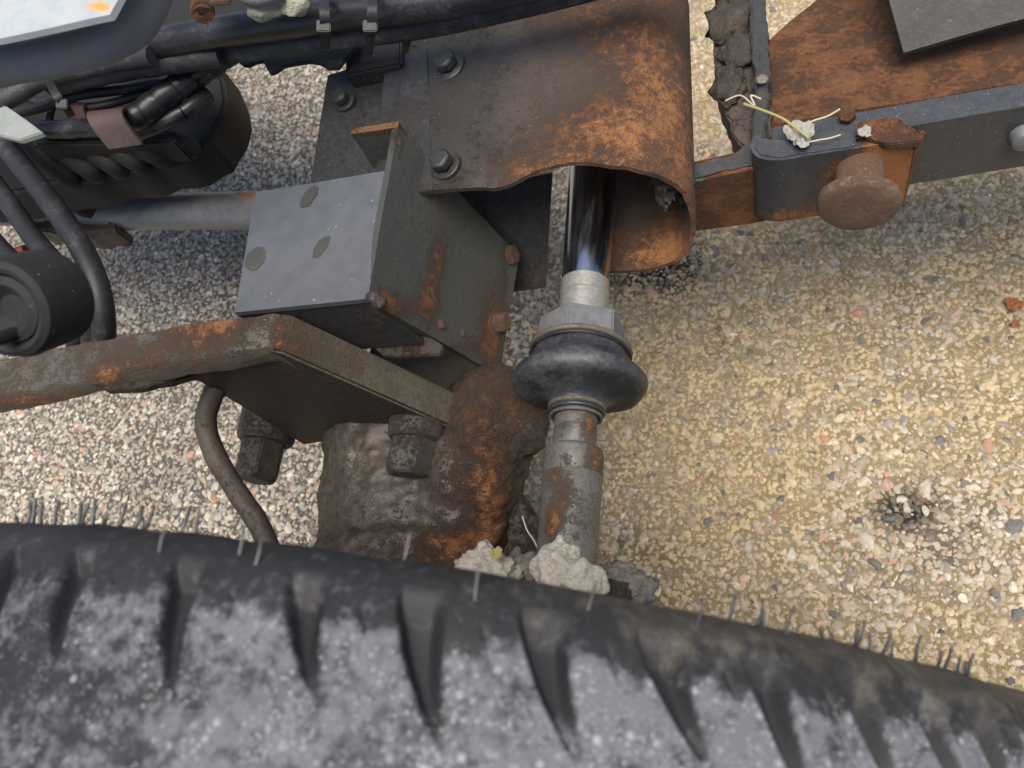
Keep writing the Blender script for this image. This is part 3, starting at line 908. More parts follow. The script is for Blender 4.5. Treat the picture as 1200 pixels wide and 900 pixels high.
# mounting plate at the left end, with its seam
mp = quad_sheet(P(364, 212, 0.524), P(384, 88, 0.524), P(470, 62, 0.524), P(475, 225, 0.524), -0.006, 30, 30, 0.0004)
part('mounting_plate', mp, M['plate'], guard)
sm = quad_sheet(P(440, 215, 0.5335), P(452, 68, 0.5335), P(500, 56, 0.5345), P(506, 222, 0.5345), -0.003, 30, 30, 0.0006, edge=0.01)
part('overlap_plate', sm, M['plate'], guard, rust=blobs([(480, 46, 40, 8, 0.6)]))
# vertical inner web between the guard and the bracket
iw = quad_sheet(P(480, 232, 0.450), P(648, 200, 0.445), P(640, 334, 0.355), P(560, 344, 0.355), 0.006, 24, 24, 0.0006)
part('inner_web', iw, M['plate'], guard, rust=blobs([(630, 325, 30, 14, 0.6), (560, 270, 60, 8, 0.3)]))
# bolts on top of the guard
def bolt_on(parent, px, py, z, axis, rpx, hpx, mat=None, washer=1.35, name='bolt'):
    c = P(px, py, z); k = proj(c)[2] / FOC
    ax = Vector(axis).normalized()
    b = lathe(c - ax * 0.003, ax, [(0, rpx * washer * k), (0.0038, rpx * washer * k), (0.0046, rpx * (washer - 0.1) * k)], 28)
    o = part(name, hexa(c + ax * 0.0042, ax, rpx * k, hpx * k, rot=random.uniform(0, 1)), mat or M['bolt'], parent)
    part('washer', b, mat or M['bolt'], o)
    return o
bolt_on(guard, 527, 78, 0.534, (-0.15, -0.1, 1), 14, 12, M['plate'])
bolt_on(guard, 404, 119, 0.527, (-0.15, -0.1, 1), 10, 8, M['plate'])
bolt_on(guard, 522, 194, 0.536, (-0.15, -0.1, 1), 14, 12, M['plate'])
# clod of dirt caught inside the guard
part('dirt_clod', lump((-0.094, 0.408, 0.484), (0.012, 0.026, 0.022), 5, 0.4, 1.8, 3.0), M['muddark'], None, 180, label='grey clod of dirt lodged inside the rusty guard', cat='dirt clod')

# ================================================================== CHANNEL BRACKET
bz = 0.560
br = empty('channel_bracket', P(430, 400, 0.37), 'welded box bracket with pale grey top and dark green side plate', 'bracket')
A, B, C, D = P(300, 225, bz), P(457, 199, bz), P(431, 350, bz), P(275, 366, bz)
tp = quad_sheet(D, C, B, A, 0.005, 60, 60, 0.0007, 18)
part('top_plate', tp, M['greypaint'], br, rust=blobs([(430, 345, 16, 14, 0.9), (452, 205, 12, 12, 0.5)]))
# dark dried drops on the top plate
for (dx, dy, ra, rb2, rot) in ((362, 230, 9, 13, 0.3), (299, 303, 13.5, 13, 0.0), (376, 289, 8.5, 13, 0.35)):
    c = P(dx, dy, bz + 0.0006); k = proj(c)[2] / FOC
    bm = bmesh.new(); n = 28
    vs = [bm.verts.new(c + Vector((0, 0, 0.0002)))]
    rim = []
    for i in range(n):
        t = 2 * math.pi * i / n
        w = 1 + 0.14 * mn.noise(Vector((math.cos(t) * 2, math.sin(t) * 2, dx)))
        ex, ey = ra * math.cos(t) * w, rb2 * 1.25 * math.sin(t) * w
        rim.append(bm.verts.new(c + Vector(((ex * math.cos(rot) + ey * math.sin(rot) * 0.8) * k, (-ex * math.sin(rot) * 0.3 + ey * math.cos(rot)) * k, 0))))
    low = [bm.verts.new(v.co - Vector((0, 0, 0.002))) for v in rim]
    for i in range(n):
        bm.faces.new((vs[0], rim[i], rim[(i + 1) % n])); bm.faces.new((rim[i], low[i], low[(i + 1) % n], rim[(i + 1) % n]))
    bm.faces.new(low[::-1])
    part('oil_drop', bm, M['oil'], br)
# side plate facing right: its back edge stands higher than the top plate
S_a, S_b = P(466, 149, 0.568), P(608, 300, 0.400)
S_c, S_d = P(586, 441, 0.385), P(431, 351, bz - 0.001)
sp_ = quad_sheet(S_d, S_c, S_b, S_a, 0.006, 60, 60, 0.0008, 22, edge=0.0015)
part('side_plate', sp_, M['greenpaint'], br, rust=blobs([(512, 300, 11, 32, 0.85), (500, 350, 12, 32, 0.9), (575, 395, 14, 50, 0.95), (460, 360, 30, 16, 0.7), (590, 330, 8, 60, 0.5), (545, 405, 30, 10, 0.5), (448, 352, 14, 14, 0.9), (467, 165, 7, 24, 0.6), (520, 215, 12, 22, 0.4), (555, 255, 14, 18, 0.35)]))
# back flange turned in to the left: its rusty cut edge shows
bf = quad_sheet(P(466, 149, 0.568), P(411, 157, 0.566), P(411, 157, 0.566) + Vector((0, 0, -0.07)), P(466, 149, 0.568) + Vector((0, 0, -0.07)), 0.0055, 24, 24, 0.0006)
part('back_flange', bf, M['greenpaint'], br, rust=lambda c: np.clip((c[:, 2] - 0.561) * 160, 0, 1.2))
# front plate, its shade put into the black paint, and the ledge below it
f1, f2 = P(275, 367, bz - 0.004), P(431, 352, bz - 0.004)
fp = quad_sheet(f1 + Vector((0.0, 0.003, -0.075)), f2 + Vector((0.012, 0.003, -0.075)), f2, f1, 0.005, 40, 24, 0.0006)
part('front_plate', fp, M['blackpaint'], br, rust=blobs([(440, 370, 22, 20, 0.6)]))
lw = prism(jag([P(400, 372, 0.50), P(432, 352, 0.50), P(520, 405, 0.48), P(517, 416, 0.475), P(450, 418, 0.475)], 0.006, 0.0006), (0, 0.0, -0.006), 0.001)
part('lower_ledge', lw, M['armdark'], br)
# corner weld bead and nub
wb = fused([lump(P(436, 347, bz - 0.001), (0.0055, 0.005, 0.003), 3, 0.4, 2, 5.0), lump(P(444, 354, bz - 0.007), (0.006, 0.006, 0.006), 3, 0.4, 2, 8.0)], 0.0015, 2)
part('weld_bead', wb, M['bolt'], br)
# hex bolts and rivet heads on the side plate
side_n = (S_c - S_d).cross(S_a - S_d).normalized()
if side_n.dot(CPOS - S_d) < 0: side_n = -side_n
def on_side(px, py):
    d = (CF + CR * ((px - 600) / FOC) + CU * ((450 - py) / FOC))
    t = (S_d - CPOS).dot(side_n) / d.dot(side_n)
    return CPOS + d * t
for (bx_, by_, r_) in ((588, 301, 12.5), (578, 379, 12.5)):
    c = on_side(bx_, by_); k = proj(c)[2] / FOC
    b = lathe(c - side_n * 0.002, side_n, [(0, 15.5 * k), (0.0045, 15.5 * k), (0.0055, 14 * k)], 24, wob=0.0004)
    o = part('bolt', hexa(c + side_n * 0.003, side_n, r_ * k, 15 * k, rot=0.3, wear=0.05), M['rustbolt'], br)
    part('washer', b, M['rustbolt'], o)
for (bx_, by_, r_) in ((516, 381, 6), (541, 391, 4.5), (589, 290, 4)):
    c = on_side(bx_, by_); k = proj(c)[2] / FOC
    part('rivet', lump(c, (r_ * k, r_ * k, r_ * k * 1.1), 3, 0.2, 2, bx_), M['rustbolt'], br)

def find_z(px, py, y):                            # height where the view ray crosses the plane y
    lo, hi = 0.0, 0.9
    for _ in range(50):
        m = (lo + hi) / 2
        if P(px, py, m).y > y: lo = m
        else: hi = m
    return m
def at_y(px, py, y): return P(px, py, find_z(px, py, y))
# ================================================================== AXLE KNUCKLE (one rough casting)
def cyl(a, b, r0, r1, seg=28):
    a, b = Vector(a), Vector(b)
    return lathe(a, b - a, [(0, r0), ((b - a).length, r1)], seg)
def ell(c, s): return lump(c, s, 3, 0.0)
kz = 0.325
body0 = P(480, 515, kz); body1 = P(478, 700, kz - 0.01)
pieces = [
    cyl(body0 + Vector((0, 0.03, 0)), body1, 0.086, 0.084, 40),
    cyl(P(478, 640, 0.325), P(478, 740, 0.32), 0.086, 0.096, 40),
    # rusty lobe running down to the ball joint side
    ell(P(578, 466, 0.40), (0.030, 0.030, 0.030)),
    ell(P(590, 494, 0.39), (0.040, 0.026, 0.030)),
    ell(P(618, 505, 0.388), (0.016, 0.020, 0.022)),
    cyl(P(572, 450, 0.41), P(612, 500, 0.39), 0.024, 0.026),
    ell(P(548, 565, 0.355), (0.045, 0.05, 0.06)),
    ell(P(578, 508, 0.385), (0.034, 0.045, 0.048)),
    ell(P(545, 550, 0.36), (0.050, 0.055, 0.050)),
    cyl(P(500, 712, 0.37), P(740, 722, 0.41), 0.030, 0.026),
    ell(P(530, 600, 0.345), (0.055, 0.055, 0.055)),
    ell(P(580, 485, 0.38), (0.045, 0.045, 0.045)),
    ell(P(568, 548, 0.365), (0.036, 0.05, 0.045)),
    ell(P(580, 530, 0.375), (0.030, 0.04, 0.045)),
]
me = fused(pieces, 0.0035, 14, [(0.0042, 24.0), (0.0026, 80.0), (0.0012, 230.0)], 'knuckle_casting')
kn = empty('axle_knuckle', P(480, 600, 0.30), 'rough rusted cast axle knuckle running behind the tyre', 'axle knuckle')
part('knuckle_casting', me, M['cast'], kn,
     rust=blobs([(575, 470, 70, 45, 0.30), (575, 590, 22, 60, 0.75), (540, 640, 45, 22, 0.8), (560, 540, 40, 40, 0.1), (430, 560, 70, 60, -0.35), (470, 440, 40, 26, -0.6), (500, 600, 50, 40, -0.05)]),
     grime=blobs([(500, 560, 60, 60, 0.35), (590, 515, 30, 12, 0.5), (470, 500, 80, 25, 0.5), (370, 590, 16, 80, 0.4)], -0.1), dust=blobs([(412, 535, 40, 34, 0.55), (425, 590, 60, 40, 0.42), (400, 620, 60, 25, 0.3), (490, 440, 30, 22, 0.35)], -0.1))
# pale machined shoulder under the bracket
y1 = P(306, 404, 0.560).y + 0.036
part('knuckle_shoulder', prism([at_y(425, 428, y1), at_y(482, 440, y1), at_y(540, 474, y1), at_y(540, 474, y1) + Vector((0, 0.05, 0)), at_y(482, 440, y1) + Vector((0, 0.055, 0)), at_y(425, 428, y1) + Vector((0, 0.05, 0))], (0.0, 0, -0.07), 0.006, 4), M['shoulder'], kn)
# dark gusset right of the casting
gs = prism(jag([P(598, 565, 0.36), P(612, 580, 0.36), P(640, 628, 0.34), P(640, 690, 0.33), P(590, 690, 0.34)], 0.006, 0.001), (0.0, 0.0, -0.03), 0.002)
part('gusset', gs, M['armdark'], kn, dust=lambda c: -0.1)

# ================================================================== STEERING ARM
arm = empty('steering_lever', P(420, 470, 0.36), 'bent steering lever with orange streaked grey edge bolted to the knuckle', 'lever')
ay = 0.031                                        # thickness along y
a0 = P(306, 404, 0.560)                            # bend, front top edge
# leg 2: falls to the right in front of the knuckle
yf = a0.y
poly2 = [at_y(300, 408, yf), at_y(330, 413, yf), at_y(430, 457, yf), at_y(520, 497, yf), at_y(533, 503, yf), at_y(531, 509, yf), at_y(450, 507, yf), at_y(356, 522, yf), at_y(290, 481, yf), at_y(222, 441, yf)]
b2 = prism(poly2, (0.0, ay, 0.0), 0.0022, 3)
def arm_rust(c):
    v = blobs([(300, 395, 50, 20, 0.6), (330, 400, 30, 12, 0.5), (440, 440, 60, 14, 0.1), (500, 480, 40, 12, 0.1)], -0.1)(c)
    return v + np.where(c[:, 1] < yf + 0.003, -0.1, 0.0)
def shade_faces(o, mat2, test):
    """faces that pass the test take the second, darker material, which paints their shade in"""
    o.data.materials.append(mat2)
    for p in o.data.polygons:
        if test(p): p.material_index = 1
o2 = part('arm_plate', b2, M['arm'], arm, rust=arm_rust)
shade_faces(o2, M['armdark'], lambda p: p.normal.y < -0.7)  # front face of the arm: shade put into the darker brown
# leg 1: runs left, lighter edge, thin lip beneath
L = [P(-400, 500, 0.555), P(-60, 452, 0.555), P(0, 447, 0.555), P(75, 432, 0.555), P(130, 420, 0.556), P(215, 405, 0.558), P(285, 395, 0.560), at_y(312, 409, yf) + Vector((0, ay / 2, -0.0035)), at_y(335, 417, yf) + Vector((0, ay / 2, -0.0075)), at_y(365, 430, yf) + Vector((0, ay / 2, -0.022))]
def leg1(i, off, dz): return L[i] + Vector((0, off, dz))
half = [0.021, 0.021, 0.0205, 0.020, 0.0185, 0.0175, 0.0165, 0.0155, 0.0150, 0.0145]
bm = bmesh.new()
secs = []
for i in range(len(L)):
    h = half[i]
    sec = [(-h, -0.002), (-h * 0.8, 0.0035), (h * 0.8, 0.0045), (h, 0.0), (h, -0.016), (-h, -0.016)]
    secs.append([leg1(i, a, b) for a, b in sec])
# densify along the length and add forging waviness
rows = []
for i in range(len(secs) - 1):
    nsub = 14
    for k in range(nsub + (1 if i == len(secs) - 2 else 0)):
        t = k / nsub
        row = []
        for q in range(6):
            p = secs[i][q].lerp(secs[i + 1][q], t)
            p = p + Vector((0, 0.0016 * mn.noise(p * 55), 0.0012 * mn.noise(p * 70 + Vector((3, 1, 7)))))
            row.append(bm.verts.new(p))
        rows.append(row)
for i in range(len(rows) - 1):
    for q in range(6):
        bm.faces.new((rows[i][q], rows[i][(q + 1) % 6], rows[i + 1][(q + 1) % 6], rows[i + 1][q]))
bm.faces.new(rows[0]); bm.faces.new(rows[-1][::-1])
bmesh.ops.recalc_face_normals(bm, faces=bm.faces)
es = [e for e in bm.edges if len(e.link_faces) == 2 and e.calc_face_angle(0) > 0.9]
bmesh.ops.bevel(bm, geom=es, offset=0.0015, segments=2, affect='EDGES', clamp_overlap=True)
part('arm_bar', bm, M['arm'], arm, rust=blobs([(210, 405, 45, 12, 0.75), (270, 380, 80, 7, 0.9), (125, 440, 26, 12, 0.8), (60, 470, 120, 9, 0.7), (90, 395, 30, 6, 0.8), (170, 428, 50, 6, 0.5), (150, 410, 22, 10, -0.25), (250, 398, 26, 10, -0.3)], -0.12))
lip = prism(jag([P(120, 449, 0.548), P(150, 440, 0.548), P(230, 425, 0.530), P(300, 408, 0.551), P(300, 415, 0.551), P(228, 441, 0.530), P(160, 455, 0.548), P(122, 458, 0.548)], 0.006, 0.0006), (0, 0, -0.008), 0.0008)
part('arm_lip', lip, M['armdark'], arm)

def nut_bolt(parent, px, py, y, r_collar, r_hex, l_collar, l_hex, mat):
    c = at_y(px, py, y); k = proj(c)[2] / FOC
    ax = Vector((0.02, -1, -0.05)).normalized()
    b = lathe(c - ax * 0.004, ax, [(0, r_collar * k), (0.004 + l_collar * k * 0.85, r_collar * 0.97 * k), (0.004 + l_collar * k, r_collar * 0.88 * k)], 32, wob=0.0007)
    o = part('bolt', hexa(c + ax * (l_collar * k), ax, r_hex * k, l_hex * k, rot=0.25, ch=0.14, wear=0.04), mat, parent)
    part('collar', b, mat, o)
nut_bolt(arm, 490, 500, yf - 0.001, 35, 31, 18, 42, M['bolt'])
nut_bolt(arm, 317, 490, yf + 0.02, 34, 27, 30, 46, M['bolt'])

# ================================================================== BENT PIPE
part('bent_pipe', tube([P(262, 440, 0.47), P(247, 468, 0.465), P(241, 498, 0.455), P(253, 535, 0.44), P(280, 580, 0.42), P(303, 615, 0.41), P(320, 655, 0.40), P(330, 690, 0.395)], 0.0092, 20, wob=0.09), M['brake'], None,
     label='thin bent rusty pipe curving down between the arm and the tyre', cat='pipe')

# ================================================================== CROSS TUBE
ct = empty('cross_tube', P(180, 245, 0.36), 'smooth grey steel tube running left from the box bracket', 'tube')
part('tube_body', tube([P(-420, 240, 0.40), P(-60, 244, 0.40), P(100, 248, 0.40), P(200, 248, 0.40), P(340, 246, 0.40)], 0.0205, 40, n=12), M['tube'], ct, rust=blobs([(288, 229, 22, 7, 1.2), (40, 255, 60, 40, 0.6), (215, 245, 6, 30, 0.35)]))
part('clamp_lug', prism(jag([P(74, 218, 0.425), P(104, 222, 0.425), P(110, 240, 0.425), P(98, 248, 0.425), P(76, 244, 0.425)], 0.006, 0.001), (0, 0, -0.02), 0.002), M['armdark'], ct)
part('lower_sleeve', prism(jag([P(20, 252, 0.405), P(88, 248, 0.405), P(138, 262, 0.405), P(136, 270, 0.405), P(100, 277, 0.405), P(60, 272, 0.405), P(10, 262, 0.405)], 0.006, 0.0012), (0, 0, -0.03), 0.003), M['brake'], ct)

# ================================================================== LEFT HOSES
hl = 'black hydraulic hoses at the left edge'
def hose(pts, rpx, label, mat='hose', seg=22, wob=0.0, name='hydraulic_hose', group=None, cat='hose'):
    q = [P(*p) for p in pts]
    mid = q[len(q) // 2]
    r = rpx * proj(mid)[2] / FOC
    return part(name, tube(q, r, seg, wob=wob), M[mat], None, label=label, cat=cat, group=group)
hose([(-140, -10, 0.56), (-30, 120, 0.56), (10, 175, 0.56), (55, 232, 0.555), (95, 290, 0.545), (117, 345, 0.53), (122, 400, 0.50), (118, 430, 0.46)], 13.5, 'rightmost of the black hoses curving down at the left edge', group=hl)
hose([(-150, 40, 0.55), (-30, 185, 0.55), (8, 235, 0.55), (40, 280, 0.545), (78, 326, 0.555), (102, 370, 0.52), (108, 410, 0.49), (104, 440, 0.45)], 12.5, 'middle black hose curving down at the left edge', group=hl)
hose([(-160, 90, 0.54), (-40, 240, 0.54), (0, 290, 0.54), (40, 328, 0.555), (75, 360, 0.52), (88, 395, 0.50), (88, 430, 0.46)], 11.5, 'leftmost black hose passing beside the round rubber bush', group=hl)
part('red_cable', tube([P(-20, 300, 0.47), P(10, 298, 0.47), P(30, 292, 0.47)], 0.005, 14), rubber('red_cable', (0.16, 0.018, 0.012), 0.5, 0.2), None, label='short red cable glimpsed between the left hoses', cat='cable')

# ================================================================== RUBBER BUSH at the left edge
bu = empty('rubber_bush', P(20, 380, 0.58), 'blurred round black bush with a hollow centre at the left edge', 'bush')
bc = P(10, 362, 0.74); bax = Vector((0.16, -0.62, 0.70)).normalized(); kk = proj(bc)[2] / FOC
part('bush_body', lathe(bc - bax * 0.03, bax, [(0, 60 * kk), (0.026, 61 * kk), (0.032, 57 * kk), (0.034, 50 * kk), (0.033, 44 * kk), (0.028, 40 * kk), (0.010, 38 * kk)], 64), M['soot'], bu)
part('bush_core', lathe(bc - bax * 0.025, bax, [(0, 40 * kk), (0.026, 39.5 * kk), (0.0275, 30 * kk), (0.022, 16 * kk)], 48), M['soot'], bu)
part('bush_pin', lathe(P(-2, 397, 0.74), bax, [(-0.02, 8 * kk), (0.008, 8 * kk), (0.010, 6.5 * kk)], 20), M['soot'], bu)

# ================================================================== TOP LEFT: panel, trim, pipes, loom, black casing
pz = 0.76
pan = prism([P(-60, 66, pz), P(0, 58, pz), P(60, 45, pz), P(110, 30, pz), P(150, 12, pz), P(176, -14, pz), P(150, -80, pz), P(-80, -80, pz)], (0, 0, -0.004), 0.0012)
pb = quad_sheet(P(-90, 72, pz), P(135, 24, pz), P(190, -80, pz), P(-100, -80, pz), -0.004, 40, 30, 0.0006)
pan.free()
part('painted_panel', pb, M['pale'], None, rust=blobs([(118, 8, 26, 9, 1.5), (60, 42, 80, 6, 0.35)]), label='blurred pale blue painted panel corner with an orange rust spot', cat='panel')
hose([(-140, 112, 0.72), (-60, 92, 0.72), (0, 78, 0.72), (60, 66, 0.72), (115, 52, 0.72), (150, 34, 0.72), (172, 6, 0.72), (186, -40, 0.72)], 24, 'thick grey rubber trim curving below the pale blue panel', 'greytrim', 26, 0.04, 'rubber_trim', cat='trim')
tg = 'black pipes across the top'
hose([(140, 62, 0.60), (230, 42, 0.60), (330, 27, 0.60), (420, 14, 0.60), (520, 2, 0.60), (640, -24, 0.60), (800, -60, 0.60)], 19, 'thick glossy black pipe crossing the top with two cable ties', 'plastic', 28, 0.0, 'black_pipe', tg, 'pipe')
hose([(60, 86, 0.575), (150, 74, 0.575), (250, 62, 0.575), (340, 52, 0.575), (430, 40, 0.575), (520, 26, 0.575), (660, -6, 0.575), (820, -50, 0.575)], 14, 'thinner black pipe directly below the thick glossy black pipe', 'dustyhose', 24, 0.0, 'black_pipe', tg, 'pipe')
hose([(-20, 128, 0.60), (14, 112, 0.60), (50, 92, 0.60), (110, 76, 0.60), (180, 66, 0.60)], 12, 'dark grey hose bending round below the rubber trim', 'dustyhose', 22, 0.03, 'rubber_hose', cat='hose')
hose([(60, 100, 0.585), (100, 90, 0.585), (150, 80, 0.585), (200, 72, 0.585), (260, 64, 0.58)], 14, 'rough foam covered hose beneath the rubber trim', 'dustyhose', 22, 0.10, 'foam_hose', cat='hose')
hose([(-20, 95, 0.59), (40, 82, 0.59), (120, 70, 0.59)], 9, 'smooth dark hose tucked against the grey rubber trim', 'dustyhose', 20, 0.0, 'rubber_hose', cat='hose')
for i, (q, r_) in enumerate((([(-30, 140, 0.565), (40, 128, 0.57), (90, 112, 0.565), (150, 104, 0.55), (200, 92, 0.54)], 6), ([(-20, 100, 0.56), (50, 120, 0.56), (110, 125, 0.555), (170, 110, 0.54), (230, 98, 0.53)], 5), ([(60, 160, 0.545), (58, 140, 0.555), (66, 118, 0.56), (90, 100, 0.56)], 4))):
    hose(q, r_, ('thin black cable crossing behind the banded conduit', 'thinnest black cable under the foam covered hose', 'short thin cable rising beside the slanted cable tie')[i], 'hose', 14, 0.0, 'thin_cable', cat='cable')
# banded loom conduit
def conduit(pts, rpx, label, nb):
    q = spline([P(*p) for p in pts], 12)
    mid = q[len(q) // 2]; r = rpx * proj(mid)[2] / FOC
    root = empty('cable_conduit', q[0], label, 'conduit')
    n = len(q)
    for i in range(nb):
        a = i * (n - 1) / nb; b_ = (i + 1) * (n - 1) / nb
        seg = []
        for k in range(6):
            t = a + (b_ - a) * k / 5
            j = min(int(t), n - 2)
            seg.append(q[j].lerp(q[j + 1], t - j))
        part('wrap_band', tube(seg, lambda t: r * (0.93 + 0.09 * min(1, 6 * min(t, 1 - t) + 0.15)), 24, smooth_path=False), M['plastic'], root)
    return root
conduit([(140, 148, 0.56), (168, 132, 0.56), (205, 104, 0.56), (240, 80, 0.555), (275, 56, 0.55)], 15.5, 'black band wrapped conduit rising to the right above the black casing', 8)
conduit([(52, 152, 0.55), (78, 152, 0.55), (108, 150, 0.55), (140, 150, 0.55)], 11, 'short black band wrapped conduit left of the brown strap', 4)
conduit([(158, 156, 0.545), (185, 146, 0.545), (215, 132, 0.545), (245, 110, 0.54)], 10, 'slimmer black conduit running underneath the banded conduit', 3)
# brown strap
sb = sheet(lambda u, v: (lambda p, q: p.lerp(q, v) + Vector((0, 0, 0.012 * math.sin(v * math.pi))))(P(106 + 42 * u, 134 - 4 * u, 0.572), P(130 + 38 * u, 174 - 6 * u, 0.560)), 20, 20, 0.003)
part('brown_strap', sb, M['strap'], None, label='brown rubber strap round the banded conduit', cat='strap')
sb = sheet(lambda u, v: (lambda p, q: p.lerp(q, v) + Vector((0, 0, 0.006 * math.sin(v * math.pi))))(P(84 + 22 * u, 122 + 3 * u, 0.556), P(84 + 22 * u, 138 + 2 * u, 0.550)), 12, 12, 0.003)
part('brown_strap', sb, M['strap'], None, label='small brown strap end left above the larger strap', cat='strap')
# cable ties
def tie(pts, wpx, label):
    q = [P(*p) for p in pts]
    k = proj(q[0])[2] / FOC * wpx
    root = empty('cable_tie', q[-1], label, 'cable tie', 'black cable ties')
    sp = spline(q, 6)
    bm = bmesh.new(); rows = []
    for i, p in enumerate(sp):
        t = (sp[min(i + 1, len(sp) - 1)] - sp[max(i - 1, 0)]).normalized()
        n = (CPOS - p).normalized(); n = (n - t * n.dot(t)).normalized(); s = t.cross(n)
        rows.append([bm.verts.new(p + s * k * 0.5 * a + n * 0.0012 * b) for a, b in ((-1, -1), (1, -1), (1, 1), (-1, 1))])
    for i in range(len(rows) - 1):
        for j in range(4):
            bm.faces.new((rows[i][j], rows[i][(j + 1) % 4], rows[i + 1][(j + 1) % 4], rows[i + 1][j]))
    bm.faces.new(rows[0]); bm.faces.new(rows[-1][::-1])
    part('tie_strap', bm, M['hose'], root)
    c = q[len(q) // 2 + 0]
    hb = prism([c + (CR * a + CU * b_) * k for a, b_ in ((-.75, -.6), (.75, -.6), (.75, .6), (-.75, .6))], -CF * 0.006, 0.0008)
    part('tie_head', hb, M['hose'], root)
tie([(379, -12, 0.622), (380, 12, 0.630), (381, 34, 0.618), (381, 56, 0.60)], 11, 'left black cable tie hanging from the thick black pipe')
tie([(434, -14, 0.622), (436, 8, 0.628), (435, 34, 0.615), (431, 66, 0.59)], 11, 'right black cable tie hanging from the thick black pipe')
tie([(58, 96, 0.60), (66, 112, 0.60), (76, 124, 0.59), (84, 136, 0.58)], 9, 'slanted black cable tie left of the brown strap')
# rusty slotted pin
rp = empty('rusty_pin', P(238, 20, 0.62), 'rusty slotted pin hanging over the black pipe at the top', 'pin')
part('pin_shaft', tube([P(232, -40, 0.66), P(235, -10, 0.65), P(238, 16, 0.645)], 0.0075, 20), M['rustbolt'], rp)
part('pin_tip', lathe(P(237, 10, 0.645), P(239, 24, 0.648) - P(237, 10, 0.645), [(0, 0.0085), (0.004, 0.0092), (0.007, 0.0085), (0.0075, 0.003), (0.004, 0.0025)], 24, wob=0.0006), M['rust'], rp)
part('pin_bracket', prism([P(240, -30, 0.652), P(270, -30, 0.652), P(268, 2, 0.652), P(244, 4, 0.652)], (0, 0, -0.004), 0.001), M['rustbolt'], rp)
# putty lump
part('putty_lump', fused([lump(P(310, 8, 0.635), (0.016, 0.012, 0.010), 3, 0.3, 1.5, 1.0), lump(P(345, 4, 0.635), (0.013, 0.010, 0.009), 3, 0.3, 1.5, 4.0), lump(P(325, -5, 0.635), (0.02, 0.01, 0.01), 3, 0.3, 1.5, 2.0)], 0.002, 4), M['clay'], None,
     label='pale greenish putty lump at the top edge beside the cable ties', cat='putty')
hose([(270, -14, 0.65), (300, -4, 0.65), (330, -12, 0.65)], 11, 'short grey rubber loop above the putty lump', 'greytrim', 18, 0.0, 'rubber_hose', cat='hose')
# pale panel corner
part('panel_corner', prism([P(-20, 112, 0.60), P(4, 122, 0.60), P(30, 140, 0.60), P(50, 155, 0.60), P(22, 164, 0.60), P(-20, 154, 0.60)], (0, 0, -0.006), 0.001), M['palegrey'], None,
     label='pale grey green panel corner poking in at the left edge', cat='panel')
# black ribbed casing behind the loom
cs = empty('black_casing', P(150, 150, 0.44), 'oily black ribbed casing with a scalloped lower edge at the left', 'casing')
outl = [(-300, 260), (-300, 60), (120, 60), (250, 66), (262, 96), (265, 116), (260, 135), (250, 150), (242, 165), (226, 173), (214, 182), (196, 188), (183, 186), (172, 190), (160, 196), (140, 199), (126, 197), (112, 203), (98, 209), (82, 212), (60, 214), (20, 225)]
part('casing_body', prism([P(x, y, 0.50) for x, y in outl], (0, 0, -0.05), 0.004, 3), M['soot'], cs)
for i, (xa, ya, xb, yb) in enumerate(((20, 165, 84, 210), (52, 168, 112, 203), (86, 166, 140, 198), (120, 168, 166, 193), (150, 168, 196, 187), (186, 160, 224, 174))):
    part('casing_rib', tube([P(xa, ya, 0.512), P((xa + xb) / 2, (ya + yb) / 2, 0.515), P(xb, yb, 0.500), P(xb, yb, 0.46)], 0.010, 14), M['soot'], cs)
part('casing_flange', prism([P(34, 160, 0.545), P(200, 156, 0.53), P(205, 166, 0.53), P(40, 170, 0.545)], (0, 0, -0.03), 0.002), M['soot'], cs)
# torn black splash sheet under the pipes
rag = [(255, 50), (420, 30), (420, 50), (405, 68), (396, 79), (384, 80), (374, 74), (362, 72), (348, 74), (332, 77), (322, 84), (316, 86), (311, 78), (308, 71), (298, 73), (289, 77), (284, 76), (276, 69), (266, 65)]
part('splash_sheet', prism([P(x, y, 0.555) for x, y in rag], (0, 0, -0.004), 0.0008), M['soot'], None, label='torn black splash sheet hanging under the black pipes', cat='sheet')
part('frame_strut', prism([P(405, 40, 0.545), P(470, 30, 0.545), P(470, 75, 0.54), P(404, 88, 0.54)], (0, 0, -0.03), 0.002), M['soot'], None, label='black frame strut behind the right cable tie', cat='strut')
part('engine_block', prism([P(-200, -160, 0.54), P(900, -160, 0.54), P(640, 0, 0.54), P(560, 12, 0.545), P(460, 34, 0.545), P(300, 44, 0.54), P(120, 62, 0.54), P(-200, 70, 0.54)], (0, 0, -0.03), 0.003), M['soot'], None,
     label='black oily engine underside behind the pipes along the top', cat='engine')

# ================================================================== RIGHT: frame, beam, hitch bracket
# orange rust web plate
rw = empty('rust_web', P(1050, 80, 0.38), 'orange rusted web plate behind the dark beam at the upper right', 'web plate')
def rwf(u, v):
    # v: 0 near beam, 1 top of the picture; u across
    lo = P(900 + 840 * u, 146 - 138 * u, 0.432)
    hi_ = P(972 + 760 * u, -40 - 120 * u, 0.372)
    p = lo.lerp(hi_, v)
    if u < 0.08:
        p = p + Vector((-0.045 * (1 - u / 0.08) * max(0, 1 - abs(v - 0.38) / 0.38) , 0, 0))
    return p + Vector((0, 0, 0.002 * mn.noise(p * 25)))
part('web_sheet', sheet(rwf, 130, 50, 0.006), M['rust'], rw, rust=blobs([(1000, 80, 90, 60, 0.1), (920, 120, 40, 40, -0.1)]))
